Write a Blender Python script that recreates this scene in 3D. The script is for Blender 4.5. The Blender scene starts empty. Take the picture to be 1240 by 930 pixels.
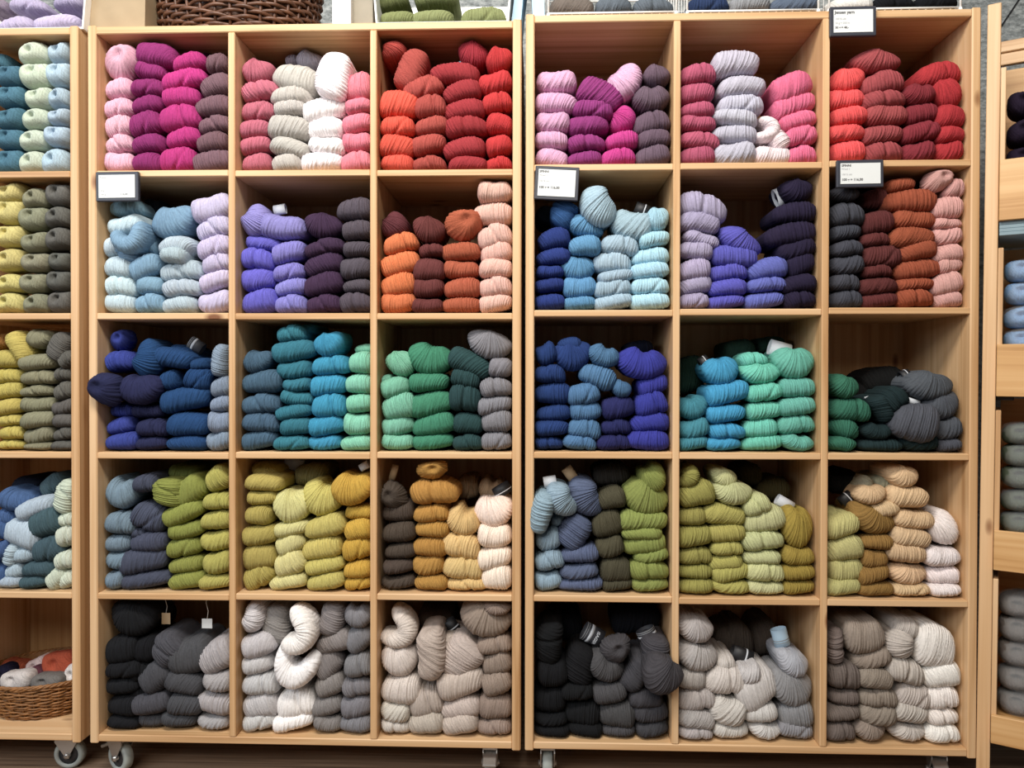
import bpy, math, random
import numpy as np
from mathutils import Vector, Matrix
random.seed(7)
SPEC = r'''#A1,1
pale pink|e6b0c4: 618,340,250,190,0,r 622,478,195,112,5 628,585,185,108,8 625,680,190,128,12 622,775,205,105,12 622,865,210,98,3
plum magenta|962a74: 845,300,215,132,-12 815,385,165,98,-8 800,475,185,98,-5 795,562,175,98,5 785,665,175,132,10 800,772,180,102,3 795,865,165,92,-3
hot pink|c02884: 1015,335,180,98,8 990,430,245,112,8 975,525,200,112,-3 965,630,222,142,5 985,740,192,112,8 960,850,200,122,0
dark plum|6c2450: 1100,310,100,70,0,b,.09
mauve brown|80606a: 1170,345,115,107,0 1155,460,160,118,10 1140,572,185,112,5 1150,670,165,98,5 1140,765,170,108,8 1135,860,195,108,5
#A1,2
ice blue|bed4dc: 680,230,195,92,0,b,.03,8fb8c8 680,325,200,112,5 620,440,110,115,0 640,545,165,122,-8 655,650,170,118,-5 650,735,175,108,-10
dusty blue|7ea4be: 700,398,205,165,20,c,-.02 690,470,95,130,80,b,0 810,425,70,110,0,b,.03 785,550,158,132,20 810,645,145,102,5 810,735,160,102,0
denim blue|7ba2bd: 925,305,255,185,10,n
+775,325,80,70,30,w
grey ice|aebfc8: 950,440,220,125,10,a,.0 935,480,150,92,-8,b,-.01 980,565,238,118,5 980,660,215,102,3 965,745,195,88,3
lilac|c4bad8: 1130,230,205,142,20 1145,335,182,122,15 1145,440,175,122,12 1160,525,150,112,12 1155,620,158,108,15 1150,730,170,112,5
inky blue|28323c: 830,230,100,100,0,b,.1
#A1,3
royal blue|3c4ca0: 635,145,150,125,0,r,.03 640,255,158,112,5 640,515,185,85,0,b,.03 635,600,172,92,8 645,690,212,108,5
midnight navy|30345a: 570,405,180,185,75,r,-.03 745,405,245,175,5,n,-.02 800,520,170,82,-5,b,.02 820,610,172,98,-3 820,700,165,88,0
petrol blue|204c7c: 795,245,225,170,75,n,0 930,240,210,112,-15 980,205,140,82,-20,b,.05 910,355,112,112,0 1065,350,142,128,-20 1080,275,95,75,0,b,.02 995,460,262,132,5 1010,590,232,128,5 1005,695,225,88,0
+1045,170,95,85,-32,d
slate blue|8496aa: 1185,250,170,92,80 1185,390,112,112,10 1185,480,118,92,8 1180,580,120,122,5 1175,680,132,122,10
#A1,4
blue grey|7b92a2: 655,205,180,182,0,n 650,365,172,122,-8 640,475,148,98,-5 640,565,155,102,-8 625,675,105,108,0
dark slate|50566a: 785,155,138,98,0 805,335,195,155,-25 760,415,95,70,0,b,.02 800,470,202,112,5 775,570,258,142,5 785,685,282,122,5
olive green|90963e: 905,205,145,180,80,b,.0 1000,205,222,152,25 985,315,228,112,20 1000,405,192,92,12 990,495,192,108,8 1000,590,192,92,10 1005,685,208,122,10
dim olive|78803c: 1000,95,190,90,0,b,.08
yellow olive|b4ae50: 1165,130,132,132,25 1165,250,152,92,0 1160,350,175,102,3 1160,460,168,112,3 1165,580,152,122,5 1155,695,172,108,0
#A1,5
black|26272b: 710,130,255,195,0,n 640,295,212,155,0 650,395,232,100,0 650,480,212,98,0 650,590,232,115,0 650,690,235,105,0
inky black|222327: 760,160,150,130,0,b,.06 770,290,170,140,0,b,.02 770,410,130,120,0,b,.02 765,510,130,120,0,b,.03
charcoal|56565c: 900,290,175,175,40 840,440,175,155,30 815,580,208,118,5 830,655,155,90,0,b,.02
smoke grey|56575c: 1015,325,240,195,15 990,465,208,128,-8 1000,590,185,122,-12 970,675,198,128,-8
light grey|b2aeae: 1155,330,175,165,20 1165,460,150,118,-10 1145,575,192,122,-8 1150,690,175,112,-5
#A2,1
dusty rose|c46a7e: 215,385,192,148,0,n 235,490,222,112,12 222,600,208,108,0 210,700,172,108,0 213,785,182,98,5 213,865,192,88,0
oyster white|bfb9b2: 435,420,242,152,-20 410,512,222,108,0 408,585,175,92,0 405,690,222,138,-12 405,790,212,98,-10 390,868,165,92,0
pale lilac|aaa8b8: 505,325,155,110,-15,n,.07 425,335,80,75,0,b,.09
white|f5f0f1: 630,408,245,175,85,b,-.015 592,590,232,128,8 590,688,202,112,3 602,785,198,102,-10 578,862,218,92,0
salmon pink|e27e90: 770,465,160,155,0 775,575,142,88,5 765,668,152,112,8 765,765,158,108,8 760,860,165,98,5
#A2,2
lavender|8f8ac8: 215,300,185,192,60,n
+345,235,75,65,10,w
.: 360,330,255,132,-3
violet blue|6c66ca: 270,425,195,85,-10,b,.02 225,505,198,118,-10 225,615,205,128,0 235,725,212,128,5
periwinkle|8884ce: 400,470,175,118,8 400,575,170,98,5 410,655,175,98,10 412,740,175,98,0
aubergine|4e3654: 580,325,218,148,0,n 590,440,218,92,10 585,530,212,118,12 580,635,222,128,10 590,740,192,98,3
ash brown|5e5660: 755,235,200,122,0 765,350,158,108,0 770,455,155,92,-5 760,555,168,118,0 765,650,155,78,0 755,735,168,108,3
#A2,3
slate|4c6c84: 222,258,168,132,0,n 248,365,232,122,5 245,480,218,112,3 250,580,205,108,-5 235,680,208,112,5
deep teal|2f7f90: 415,105,158,98,3 500,90,100,75,0,b,.05 425,200,232,118,5 430,300,192,102,0 445,380,158,78,0 445,450,182,82,-5 425,525,195,82,8 435,600,170,98,10 415,695,198,88,0
turquoise|2c98bc: 610,165,172,145,15,n 622,275,202,108,3 612,385,188,118,0 615,490,188,132,0 600,600,198,112,5 590,695,185,92,0
mint|80c8ac: 800,190,100,60,0,b,.05 790,262,140,118,0 780,375,158,108,0 785,480,155,102,0 775,590,165,118,3 765,695,182,92,3
#A2,4
olive gold|b4a44c: 265,95,175,105,0,n,.06 265,150,205,92,0 260,230,168,82,5 235,325,145,108,0 245,435,192,112,3 240,545,188,142,15 235,655,185,142,25
pale lime|d2cb86: 410,280,222,195,0,n 415,400,185,88,5,b,.01 410,480,155,122,20,b,.01 400,580,175,142,20 395,685,208,102,10
soft yellow|c6b95c: 570,240,225,195,-15,n 590,385,228,122,10 575,500,218,128,12 590,595,212,92,8 595,685,208,112,8
golden yellow|cca424: 730,190,235,182,-5,n,-.005
+800,65,60,50,30,w
.: 775,305,145,82,3,b,.02 770,400,155,118,10 765,500,165,128,12 765,615,150,98,3 770,685,145,82,5
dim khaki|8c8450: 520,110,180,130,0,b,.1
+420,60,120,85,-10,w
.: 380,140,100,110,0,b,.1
#A2,5
pale grey|c6c3c3: 190,125,180,170,80,n 225,270,212,132,10 225,370,178,108,5 240,475,208,118,0 230,585,222,142,10 220,695,228,148,10
stone grey|9c9694: 330,160,205,160,80,b,.03 225,170,90,70,90,b,.04
white|f4f2ee: 460,205,265,190,75,c,-.03 430,390,245,235,-20,c,-.015 440,578,218,158,8 425,690,222,128,8
warm grey|908a88: 625,130,180,142,75 640,250,195,112,15,b,.01 615,370,165,155,35 620,480,155,122,15 605,590,168,108,10 610,690,155,112,-5
cool grey|88878c: 770,110,155,142,10,n 770,235,145,135,30 765,375,145,128,5 760,490,158,108,8 757,595,158,128,5 755,695,172,112,-3
#A3,1
terracotta red|b8483e: 165,255,158,140,70,n,.02 210,315,90,80,-40,b,.04
orange coral|e2553c: 190,565,208,155,-10 180,680,192,112,-5 180,790,192,132,-15 178,870,188,92,-10
brick red|b24e44: 260,375,225,152,60 320,475,218,122,12 360,570,170,122,0 365,675,185,102,5 350,780,182,112,5 355,875,175,78,0
deep red|a8323a: 490,395,258,112,-5 530,490,202,112,10 540,590,222,108,5 550,680,228,118,3 540,795,222,112,5 560,875,205,72,3
crimson|a42a3c: 590,290,172,162,0,n,.03
+525,338,50,36,30,l
bright red|cc3034: 730,320,152,148,0,n 715,445,192,118,5 725,550,178,112,5 735,665,152,112,0 735,785,150,112,5 735,875,150,72,0
#A3,2
maroon|6e383e: 165,325,152,165,60,n
orange|da783e: 200,420,188,112,12 195,530,218,128,10 185,640,192,132,12 190,735,192,112,10
chestnut|763e3c: 350,345,182,152,0,n 370,460,140,78,5 350,560,168,122,8 350,655,168,112,10 345,755,168,82,3
rust orange|b65e3c: 535,320,208,182,-15,r 525,465,202,102,0 525,560,192,98,0 530,660,192,112,3 525,750,202,88,0
peach pink|deb2a4: 705,140,182,122,5 695,262,208,122,0 710,380,192,138,10 715,465,175,122,8 712,550,182,108,5 712,650,178,118,3 712,740,178,98,3
#A3,3
pale mint|78bca0: 200,268,152,160,30,n 125,360,70,70,0,b,.03 170,395,158,112,8 190,495,182,142,15 190,600,175,112,8 185,690,172,98,0
emerald green|409070: 355,245,252,182,-8,n 350,370,208,108,-3 360,485,238,132,8 375,590,228,122,8 375,690,218,98,3
bottle green|305254: 570,270,240,130,-32 550,345,155,112,-20 545,450,172,152,-10 560,585,162,112,0 560,690,158,92,0
pewter grey|8a8a90: 675,165,248,162,-5,n 740,290,132,112,-15 710,395,168,108,3 705,490,182,102,5 715,575,162,122,5 715,685,168,112,0
#A3,4
dark umber|584c42: 160,220,152,172,80,r
+160,100,100,45,75,y
.: 185,305,182,112,0,b,.02 190,415,182,112,3 200,515,172,88,3 190,600,165,82,3 190,690,188,98,3
mustard|ba8a32: 365,85,172,108,0,r 378,205,252,128,0 365,315,192,98,3 370,400,182,92,0 360,495,188,108,0 350,590,172,118,0 365,690,182,92,0
pale mustard|dab874: 535,360,192,162,-10,n 525,485,208,142,-15 535,605,212,128,-8 555,695,218,82,0
cream|eedccb: 700,305,215,185,30,n
+745,195,70,120,-60,k
.: 705,435,182,128,3 705,555,182,122,5 715,660,165,142,5
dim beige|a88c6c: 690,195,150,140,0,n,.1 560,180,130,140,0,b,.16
#A3,5
oatmeal|d2c8be: 200,190,220,185,65,c 190,345,205,195,15,n 200,505,218,158,-5 165,620,178,122,-15 165,710,185,108,-5
dove beige|bcaea2: 360,325,268,158,85,b,-.01 335,570,185,165,12 335,690,190,132,5
sand beige|c3b6aa: 460,290,160,100,70,b,.03
+470,175,90,90,-55,k
.: 515,340,225,205,45 520,475,248,168,8 520,600,212,118,10 515,690,198,138,12
taupe|9e8c7e: 710,70,165,80,0,n 645,130,262,205,0,n 700,265,185,98,5 720,360,172,132,12 720,470,168,132,12 710,590,185,142,8 705,715,188,118,0
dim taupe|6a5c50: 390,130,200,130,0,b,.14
#B1,1
orchid pink|d6a2c4: 195,440,208,122,-5 190,560,218,118,-8 175,658,182,118,-8 168,755,172,98,-8 165,845,178,92,-5
purple magenta|983480: 430,510,232,152,-30 390,590,212,102,-10 365,678,212,108,0 355,770,198,92,0 345,850,188,78,0
ballet pink|daaac8: 560,435,235,180,70,n
hot magenta|ca3290: 555,640,155,142,60,n 545,755,168,98,5 525,840,182,88,3
mauve grey|705c6c: 745,400,162,132,25,n 715,525,218,148,12,n 710,660,208,122,10 720,745,192,102,12 715,830,198,102,5
#B1,2
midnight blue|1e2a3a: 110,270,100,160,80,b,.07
deep denim|2f6298: 230,262,145,140,60
royal navy|2c4288: 180,395,168,112,10 178,492,178,92,5 160,573,145,72,5 160,645,155,82,3 155,735,168,88,0
sky blue|5c98c0: 345,325,218,122,-12,n 345,430,168,108,0 310,555,192,148,5,n 320,655,178,118,8 320,740,168,78,0
misty blue|a0bcca: 420,215,225,212,-30,n,-.015 600,320,212,162,-20 535,430,202,112,-10 495,520,198,118,-5 515,600,188,78,5 495,660,198,108,3 500,735,208,88,8
pale aqua|a8d4e4: 745,290,142,138,5,n
+655,235,90,80,-20,k
.: 720,400,162,88,5 700,490,202,98,3 695,565,198,92,3 695,650,198,98,-2 695,730,208,92,0
#B1,3
marine blue|274680: 140,215,112,122,15,b,.01 265,165,125,80,0,b,.02 280,225,212,172,5,n 160,320,165,102,-5 170,425,192,118,0 178,530,182,92,3 168,615,178,92,-3 150,695,155,78,0
denim|4f7ca4: 450,225,182,128,-10,n 415,335,192,122,-20 340,430,172,118,5 350,520,168,108,5 345,615,178,112,-10 320,690,178,92,-8 545,400,112,105,10,n
ink indigo|2e3268: 525,505,172,122,3 515,605,155,88,0 500,690,182,88,0
ultramarine|3a40a0: 655,265,272,182,0,n 710,385,158,112,12,b,.02 700,480,172,132,10 695,580,208,108,5 685,680,232,122,-5
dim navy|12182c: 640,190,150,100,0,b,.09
#B1,4
steel blue|90aaba: 115,315,220,115,75,b,-.03 215,250,205,150,-60,n,-.02
+160,150,80,75,10,w
.: 210,350,95,85,0,b,.04 150,455,132,122,5 155,565,155,108,10 150,675,148,108,12
slate indigo|5e6a88: 345,235,235,175,-65,n
+270,110,100,70,-55,y
.: 290,415,185,162,50 320,535,202,92,5 315,625,202,88,3 320,700,242,88,2
dark olive|56523e: 490,235,145,112,10 465,370,168,142,15 480,495,148,118,8 510,615,162,142,5 520,695,158,72,0
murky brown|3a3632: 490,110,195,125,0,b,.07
moss green|8e9848: 715,135,155,155,30,n 680,235,255,205,0,n 660,355,248,118,-5 650,420,212,78,0 665,480,222,112,8 700,540,182,82,8 690,620,208,108,0 700,700,202,88,0
#B1,5
black|202124: 145,260,225,155,80 175,420,162,142,5 160,555,168,142,0 165,660,172,75,0 170,725,188,78,0
jet black|222326: 325,380,185,155,70 305,515,172,95,0 335,630,188,142,-5 350,725,178,102,-5
charcoal grey|565558: 510,295,165,155,0,r
+390,225,130,118,-28,D
.: 460,390,205,155,-10,n 480,525,178,112,5 520,635,192,142,-8 525,730,178,98,0
graphite grey|4e4d52: 730,310,160,160,75,b,.0
+690,235,110,120,-65,D
.: 620,420,205,132,60 760,440,225,210,-35,n,-.055 670,555,175,92,5 705,625,198,112,5 715,720,188,102,5
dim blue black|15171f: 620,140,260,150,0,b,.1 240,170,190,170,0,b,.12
#B2,1
rose|b85674: 160,400,175,108,5 155,508,172,112,0 155,592,172,88,0 160,665,178,88,0 170,755,202,92,-8 158,825,172,88,0
lavender grey|bab7c6: 358,345,238,138,-5 390,465,242,108,5 385,565,232,112,-3 355,630,232,92,-12 350,720,238,102,-5 352,815,218,108,0
blush white|ead8dc: 530,700,140,125,70,c 590,750,120,100,-65 555,825,198,78,0
bubblegum pink|e26a92: 660,470,208,152,15 680,570,238,122,12 690,650,192,98,8 715,730,182,108,3 715,820,178,78,0
#B2,2
lilac grey|a8a0bc: 190,225,242,142,-15 165,305,208,112,-5 175,400,192,82,-15 145,455,178,102,-10 135,560,168,118,8 140,640,168,102,10 130,730,165,88,0
blue violet|5e5cbc: 385,405,258,142,-20,n 350,490,238,122,-8 318,572,198,98,3 310,655,202,92,3 305,735,198,72,3
periwinkle blue|646cba: 525,555,208,112,8 522,640,208,82,3 510,725,208,82,3
deep aubergine|302844: 690,135,172,132,0,n
+603,165,60,120,20,w
.: 680,255,232,112,3 655,370,268,122,8 685,450,202,112,12 720,535,182,132,12 700,635,192,98,5 710,715,182,88,5
#B2,3
teal|3c8c9c: 140,505,155,132,20,n 130,615,168,112,8 125,695,165,82,3
cyan blue|2e9ac4: 285,310,192,162,15,n
+200,270,60,110,30,k
.: 315,425,222,122,8 305,538,202,98,0 310,630,192,88,0 290,700,182,78,0
aqua mint|66c4ae: 455,250,145,85,0,b,.03 495,320,222,122,3,n 510,420,182,98,5 510,520,182,98,0 487,610,182,108,0 490,695,218,92,5
sea green|62b2a0: 680,265,232,178,5,n
+600,190,130,100,-15,w
.: 692,395,192,108,-3 685,495,192,102,3 685,590,208,102,3 695,690,202,102,-5,n
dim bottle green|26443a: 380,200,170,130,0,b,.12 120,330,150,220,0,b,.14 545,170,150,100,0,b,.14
#B2,4
olive lime|9e9846: 115,125,135,95,70,n 145,210,192,132,12 120,330,155,102,0 140,440,182,118,0 138,540,182,98,0 138,625,175,82,0 142,710,188,98,0
soft lime|aca650: 290,320,228,112,-3 310,420,192,102,0 310,500,168,82,0 300,575,178,92,5 330,635,202,102,5 325,715,202,92,-5
pale celery|c0c28a: 300,130,142,112,0,n,.02 345,210,222,132,5,n 470,270,145,112,15 510,350,222,132,10 500,460,222,112,5 495,550,198,78,0 510,625,212,112,-5 515,725,198,98,0
dark gold|a08a2c: 700,395,202,232,0,n
+625,265,110,70,-30,w
.: 700,545,182,98,0 695,630,172,88,0 700,720,182,98,0
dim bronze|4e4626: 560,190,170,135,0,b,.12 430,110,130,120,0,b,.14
#B2,5
ash grey|b4aeaa: 150,190,192,142,0,n 165,330,205,172,5,n 120,445,150,122,-5 155,555,192,122,5 150,660,188,108,-5 145,740,175,92,-3
oat grey|ccc5bf: 300,360,105,85,0,b,.03 300,455,222,148,-5 315,620,185,155,-25 325,735,192,122,0
pearl grey|cac6c4: 430,420,115,112,0,b,.01
+395,335,130,100,-20,k
.: 470,510,225,205,25 490,630,178,98,5 515,735,188,122,-3,n
pale silver|b0b0b8: 670,375,168,142,0,n
+605,235,110,100,-75,l
mid grey|929294: 660,500,235,212,10,n 700,640,218,152,8 690,735,218,142,-10
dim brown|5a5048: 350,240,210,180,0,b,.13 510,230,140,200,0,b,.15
#B3,1
coral red|ea5052: 225,465,218,152,12,n 215,578,192,118,8 225,675,202,112,3 218,775,192,102,0 218,868,192,108,0
brick rose|aa4c50: 395,350,292,142,5,n 420,480,232,132,8 425,580,242,108,5 440,665,238,122,0 418,785,222,108,0 425,870,212,102,3
wine red|90303c: 635,545,192,132,5,n 640,660,182,118,3 640,765,212,112,8 625,868,178,98,3
scarlet|ba2c34: 770,430,282,132,5,b,.02 840,535,250,192,28,n 835,675,212,132,5 825,780,192,98,5 825,865,212,102,3
#B3,2
charcoal blue|4c4e58: 210,215,168,92,0,n 220,335,188,132,0 210,440,158,92,0 215,530,172,92,3 215,625,182,112,0 200,725,165,102,-5 208,818,180,98,0
dark maroon|6a3432: 375,245,145,122,0,b,.04 395,380,168,132,0 375,480,155,82,0 415,575,218,132,-5 385,660,165,82,0 395,750,212,98,0 400,825,202,82,3
rust|a45230: 525,170,155,85,0,b,.02 580,255,282,132,0 600,365,238,108,0 585,465,248,118,3 615,540,212,112,10 620,650,252,118,3 605,740,208,78,0 605,815,208,108,0
shell pink|d4a098: 745,140,158,140,0,r 850,185,142,112,-10 820,295,218,132,3 800,390,175,68,0 815,460,212,108,0 805,560,202,108,5 825,625,188,102,12 815,730,222,132,12 815,820,208,92,5
#B3,3
jade green|34765e: 205,470,172,142,-10,n 235,600,228,132,-8 205,710,178,132,-8,a 195,805,168,102,-5,a
dark bottle green|25393c: 415,600,160,105,-70
+355,535,75,35,15,w
.: 490,540,145,142,30 390,725,182,105,3,n 410,815,238,88,0 625,800,212,122,-5
slate grey|585c64: 700,460,285,182,8,n
+575,430,60,140,20,k
.: 785,575,252,172,15,n 620,670,242,215,-15,b,-.02
+605,555,80,38,-18,w
.: 825,710,218,128,5 840,815,202,102,0
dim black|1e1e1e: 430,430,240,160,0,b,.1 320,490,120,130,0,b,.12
#B3,4
pale lime|bcb672: 125,350,70,90,0,b,.04 200,415,178,142,5 205,540,198,142,10 205,660,198,152,12 195,770,182,122,10
mustard brown|987432: 365,375,278,172,-20,n
+225,265,90,95,40,k
.: 385,505,172,88,0 370,600,150,108,5 365,690,178,108,8 375,780,202,98,3
wheat beige|d4b488: 540,130,188,132,-5,n 565,250,232,132,-12 360,235,182,112,5,n 425,315,172,98,5 600,375,232,108,-3 585,485,218,122,-15 555,565,218,118,-10 565,690,232,132,0,n 580,785,212,92,0
chalk white|eae0dc: 800,430,220,195,40,n 770,590,212,108,3 785,690,218,108,0 795,790,208,98,0
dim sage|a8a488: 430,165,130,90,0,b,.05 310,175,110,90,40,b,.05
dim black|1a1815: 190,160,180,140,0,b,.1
#B3,5
brown grey|7a6e66: 148,225,200,90,88 205,395,192,152,-10 200,510,165,98,-3 195,605,182,92,3 180,720,155,132,0
taupe|9c8e80: 315,165,225,195,10 355,290,218,122,10 375,405,198,122,-3 395,515,218,118,-3 390,615,208,132,-8 345,715,198,142,-10,n
pale taupe|c4b9b0: 550,115,135,112,-20,b,.02 525,215,185,170,-75,n 555,370,218,142,-20 595,510,198,152,-20 580,605,188,132,-20 565,725,232,132,0,n
ivory white|ece6de: 720,220,215,240,0,b 765,380,222,152,8 775,510,218,142,3 775,625,202,98,3 765,720,198,108,0
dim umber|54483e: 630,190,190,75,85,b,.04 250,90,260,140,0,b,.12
#D3,1
teal blue|4f7e92: 20,345,110,110,0,o,.04 60,415,150,122,0,o 65,525,168,122,0,o 60,640,165,125,0,o 60,752,165,125,0,o 60,865,165,122,0,o
pale green|c0ccb8: 190,285,172,142,0,o 200,410,182,138,0,o 215,530,152,122,0,o 205,640,162,122,0,o 190,755,162,118,0,o 185,865,152,112,0,o
pale blue|acc4d4: 330,285,132,132,0,o 325,405,142,132,0,o 330,530,122,118,0,o 325,632,122,98,0,o 315,735,142,118,0,o 305,855,152,122,0,o
#D3,2
straw yellow|ccc074: 60,150,162,122,0,o 55,255,168,142,0,o 55,385,168,122,0,o 60,510,168,132,0,o 60,635,162,112,0,o 60,735,168,112,0,o
sage green|909076: 200,180,142,118,0,o 190,290,172,132,0,o 195,415,158,118,0,o 200,525,162,108,0,o 190,635,158,112,0,o 205,735,145,98,0,o
dark grey|6c6c66: 325,165,142,132,0,o 320,280,142,122,0,o 320,395,142,132,0,o 330,520,115,108,0,o 325,625,132,122,0,o 335,735,142,118,0,o
#D3,3
amber brown|b07c38: 10,150,75,85,0,b,.03 5,700,60,82,0,b,.02
straw yellow|c4b454: 115,170,175,115,-55 55,245,135,102,-10 55,335,145,85,3 55,410,145,92,3 55,500,145,92,5 60,570,145,65,5 75,635,138,78,0 75,705,132,68,0
sage grey|8e8c70: 210,135,145,112,0,n 210,262,202,92,0 215,340,198,82,0 205,412,185,65,3 215,485,192,88,3 210,565,192,92,10 220,650,172,98,8 215,715,165,55,0
dark grey|6a6862: 330,180,152,128,60 370,245,95,90,30 355,325,95,78,0 350,410,112,102,10 345,500,122,88,8 350,570,115,82,5 350,640,112,78,8 345,710,122,68,3
#D3,4
denim blue|4c6ea0: 75,240,192,135,0,n 40,330,105,102,0,b,.02 20,400,90,112,0 20,510,90,112,0 15,620,80,92,0
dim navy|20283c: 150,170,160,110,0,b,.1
ice grey|acc0cc: 195,290,208,112,15 130,420,222,155,-20 75,535,122,92,70 145,535,105,92,0 90,620,112,92,10 60,690,155,102,0
dark teal|4a646e: 290,165,145,122,30,b,.05 250,365,168,152,10 265,505,172,142,10 215,610,188,92,3 195,690,158,98,5
pale sage|c4cebc: 360,225,192,125,70 365,345,95,85,0 365,430,115,122,15 365,565,122,105,5 320,665,122,112,30 375,680,122,112,30'''
# ------------------------------------------------------------------ camera model
FPX, DIST, CAMZ = 932.0, 1.72, 0.925
YAW, PIT, ROL = math.radians(2.0), math.radians(-0.5), math.radians(0.074)
def _basis():
    r = Vector((math.cos(YAW), math.sin(YAW), 0)); f0 = Vector((-math.sin(YAW), math.cos(YAW), 0)); u0 = Vector((0, 0, 1))
    c, s = math.cos(PIT), math.sin(PIT)
    f = f0*c + u0*s; u = u0*c - f0*s
    c, s = math.cos(ROL), math.sin(ROL)
    return r*c + u*s, f, u*c - r*s
RX, FW, UP = _basis()
CAM = Vector((0, -DIST, CAMZ))
def at(px, py, Y):
    d = FW + RX*((px-620)/FPX) + UP*((465-py)/FPX)
    return CAM + d*((Y-CAM.y)/d.y)
def ppm(Y): return FPX/(Y+DIST)
scene = bpy.context.scene
COL = scene.collection
# ------------------------------------------------------------------ helpers
def lin(h):
    h = h.lstrip('#'); out = []
    for i in (0, 2, 4):
        v = int(h[i:i+2], 16)/255
        out.append(v/12.92 if v <= .04045 else ((v+.055)/1.055)**2.4)
    return tuple(out)
def desat(c, k=.80, g=.99):
    l = .3*c[0]+.5*c[1]+.2*c[2]
    return tuple(g*w*max(.004, l+(v-l)*k)**1.13 for v, w in zip(c, (1.0, .995, 1.0)))
class MB:
    def __init__(s): s.v = []; s.f = []; s.sm = []
    def add(s, vs, fs, smooth=False):
        n = len(s.v); s.v += [tuple(v) for v in vs]; s.f += [tuple(i+n for i in f) for f in fs]; s.sm += [smooth]*len(fs)
    def box(s, x0, x1, y0, y1, z0, z1, b=0.0, M=None):
        if b <= 0:
            vs = [(x, y, z) for x in (x0, x1) for y in (y0, y1) for z in (z0, z1)]
            fs = [(0,1,3,2),(4,6,7,5),(0,4,5,1),(2,3,7,6),(0,2,6,4),(1,5,7,3)]
        else:
            b = min(b, (x1-x0)*.45, (y1-y0)*.45, (z1-z0)*.45)
            vs = []; idx = {}
            X, Y, Z = (x0, x1), (y0, y1), (z0, z1)
            for i in (0, 1):
                for j in (0, 1):
                    for k in (0, 1):
                        sx, sy, sz = (1-2*i)*b, (1-2*j)*b, (1-2*k)*b
                        for a, p in enumerate(((X[i], Y[j]+sy, Z[k]+sz), (X[i]+sx, Y[j], Z[k]+sz), (X[i]+sx, Y[j]+sy, Z[k]))):
                            idx[i, j, k, a] = len(vs); vs.append(p)
            fs = []
            g = lambda i, j, k, a: idx[i, j, k, a]
            for i in (0, 1):
                fs.append([g(i,0,0,0), g(i,0,1,0), g(i,1,1,0), g(i,1,0,0)])
                fs.append([g(0,i,0,1), g(1,i,0,1), g(1,i,1,1), g(0,i,1,1)])
                fs.append([g(0,0,i,2), g(0,1,i,2), g(1,1,i,2), g(1,0,i,2)])
            for p in (0, 1):
                for q in (0, 1):
                    fs.append([g(p,q,0,0), g(p,q,1,0), g(p,q,1,1), g(p,q,0,1)])
                    fs.append([g(p,0,q,0), g(p,1,q,0), g(p,1,q,2), g(p,0,q,2)])
                    fs.append([g(0,p,q,1), g(1,p,q,1), g(1,p,q,2), g(0,p,q,2)])
            for i in (0, 1):
                for j in (0, 1):
                    for k in (0, 1): fs.append([g(i,j,k,0), g(i,j,k,1), g(i,j,k,2)])
            c = Vector(((x0+x1)/2, (y0+y1)/2, (z0+z1)/2)); out = []
            for f in fs:
                P = [Vector(vs[i]) for i in f]
                nrm = (P[1]-P[0]).cross(P[2]-P[0])
                out.append(f if nrm.dot(sum(P, Vector())/len(P)-c) > 0 else f[::-1])
            fs = out
        if M is not None: vs = [M @ Vector(v) for v in vs]
        s.add(vs, fs)
    def tube(s, pts, r, n=8, closed=False, caps=True):
        pts = [Vector(p) for p in pts]; m = len(pts); vs = []; fs = []
        rr = r if hasattr(r, '__len__') else [r]*m
        ref = None
        for i, p in enumerate(pts):
            a = pts[(i-1) % m] if (closed or i > 0) else p; b = pts[(i+1) % m] if (closed or i < m-1) else p
            t = (b-a).normalized()
            if ref is None: ref = Vector((0, 0, 1)) if abs(t.z) < .9 else Vector((1, 0, 0))
            u = (ref - t*ref.dot(t)).normalized(); w = t.cross(u); ref = u
            for k in range(n):
                an = 2*math.pi*k/n; vs.append(p + (u*math.cos(an)+w*math.sin(an))*rr[i])
        for i in range(m if closed else m-1):
            for k in range(n):
                fs.append((i*n+k, i*n+(k+1) % n, ((i+1) % m)*n+(k+1) % n, ((i+1) % m)*n+k))
        if caps and not closed: fs += [tuple(range(n))[::-1], tuple((m-1)*n+k for k in range(n))]
        s.add(vs, fs, True)
    def lathe(s, prof, n=32, M=None, closed=False):
        vs = []; fs = []
        for r, z in prof:
            for k in range(n):
                a = 2*math.pi*k/n; vs.append(Vector((r*math.cos(a), r*math.sin(a), z)))
        m = len(prof)
        for i in range(m if closed else m-1):
            for k in range(n): fs.append((i*n+k, i*n+(k+1) % n, ((i+1) % m)*n+(k+1) % n, ((i+1) % m)*n+k))
        if M is not None: vs = [M @ v for v in vs]
        s.add(vs, fs, True)
    def prism(s, poly, y0, y1, M=None):   # polygon in x,z extruded along y
        n = len(poly); vs = [Vector((x, y0, z)) for x, z in poly]+[Vector((x, y1, z)) for x, z in poly]
        fs = [tuple(range(n)), tuple(range(2*n-1, n-1, -1))]+[(i, i+n, (i+1) % n+n, (i+1) % n) for i in range(n)]
        if M is not None: vs = [M @ v for v in vs]
        s.add(vs, fs)
    def mesh(s, name):
        me = bpy.data.meshes.new(name); me.from_pydata(s.v, [], s.f)
        me.polygons.foreach_set('use_smooth', s.sm); me.update(); return me
    def build(s, name, mat, parent=None, loc=None):
        o = bpy.data.objects.new(name, s.mesh(name)); COL.objects.link(o)
        o.data.materials.append(mat)
        if parent: o.parent = parent
        if loc is not None: o.location = loc
        return o
def tag(o, label=None, cat=None, group=None, kind=None):
    if label: o['label'] = label
    if cat: o['category'] = cat
    if group: o['group'] = group
    if kind: o['kind'] = kind
    return o
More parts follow.
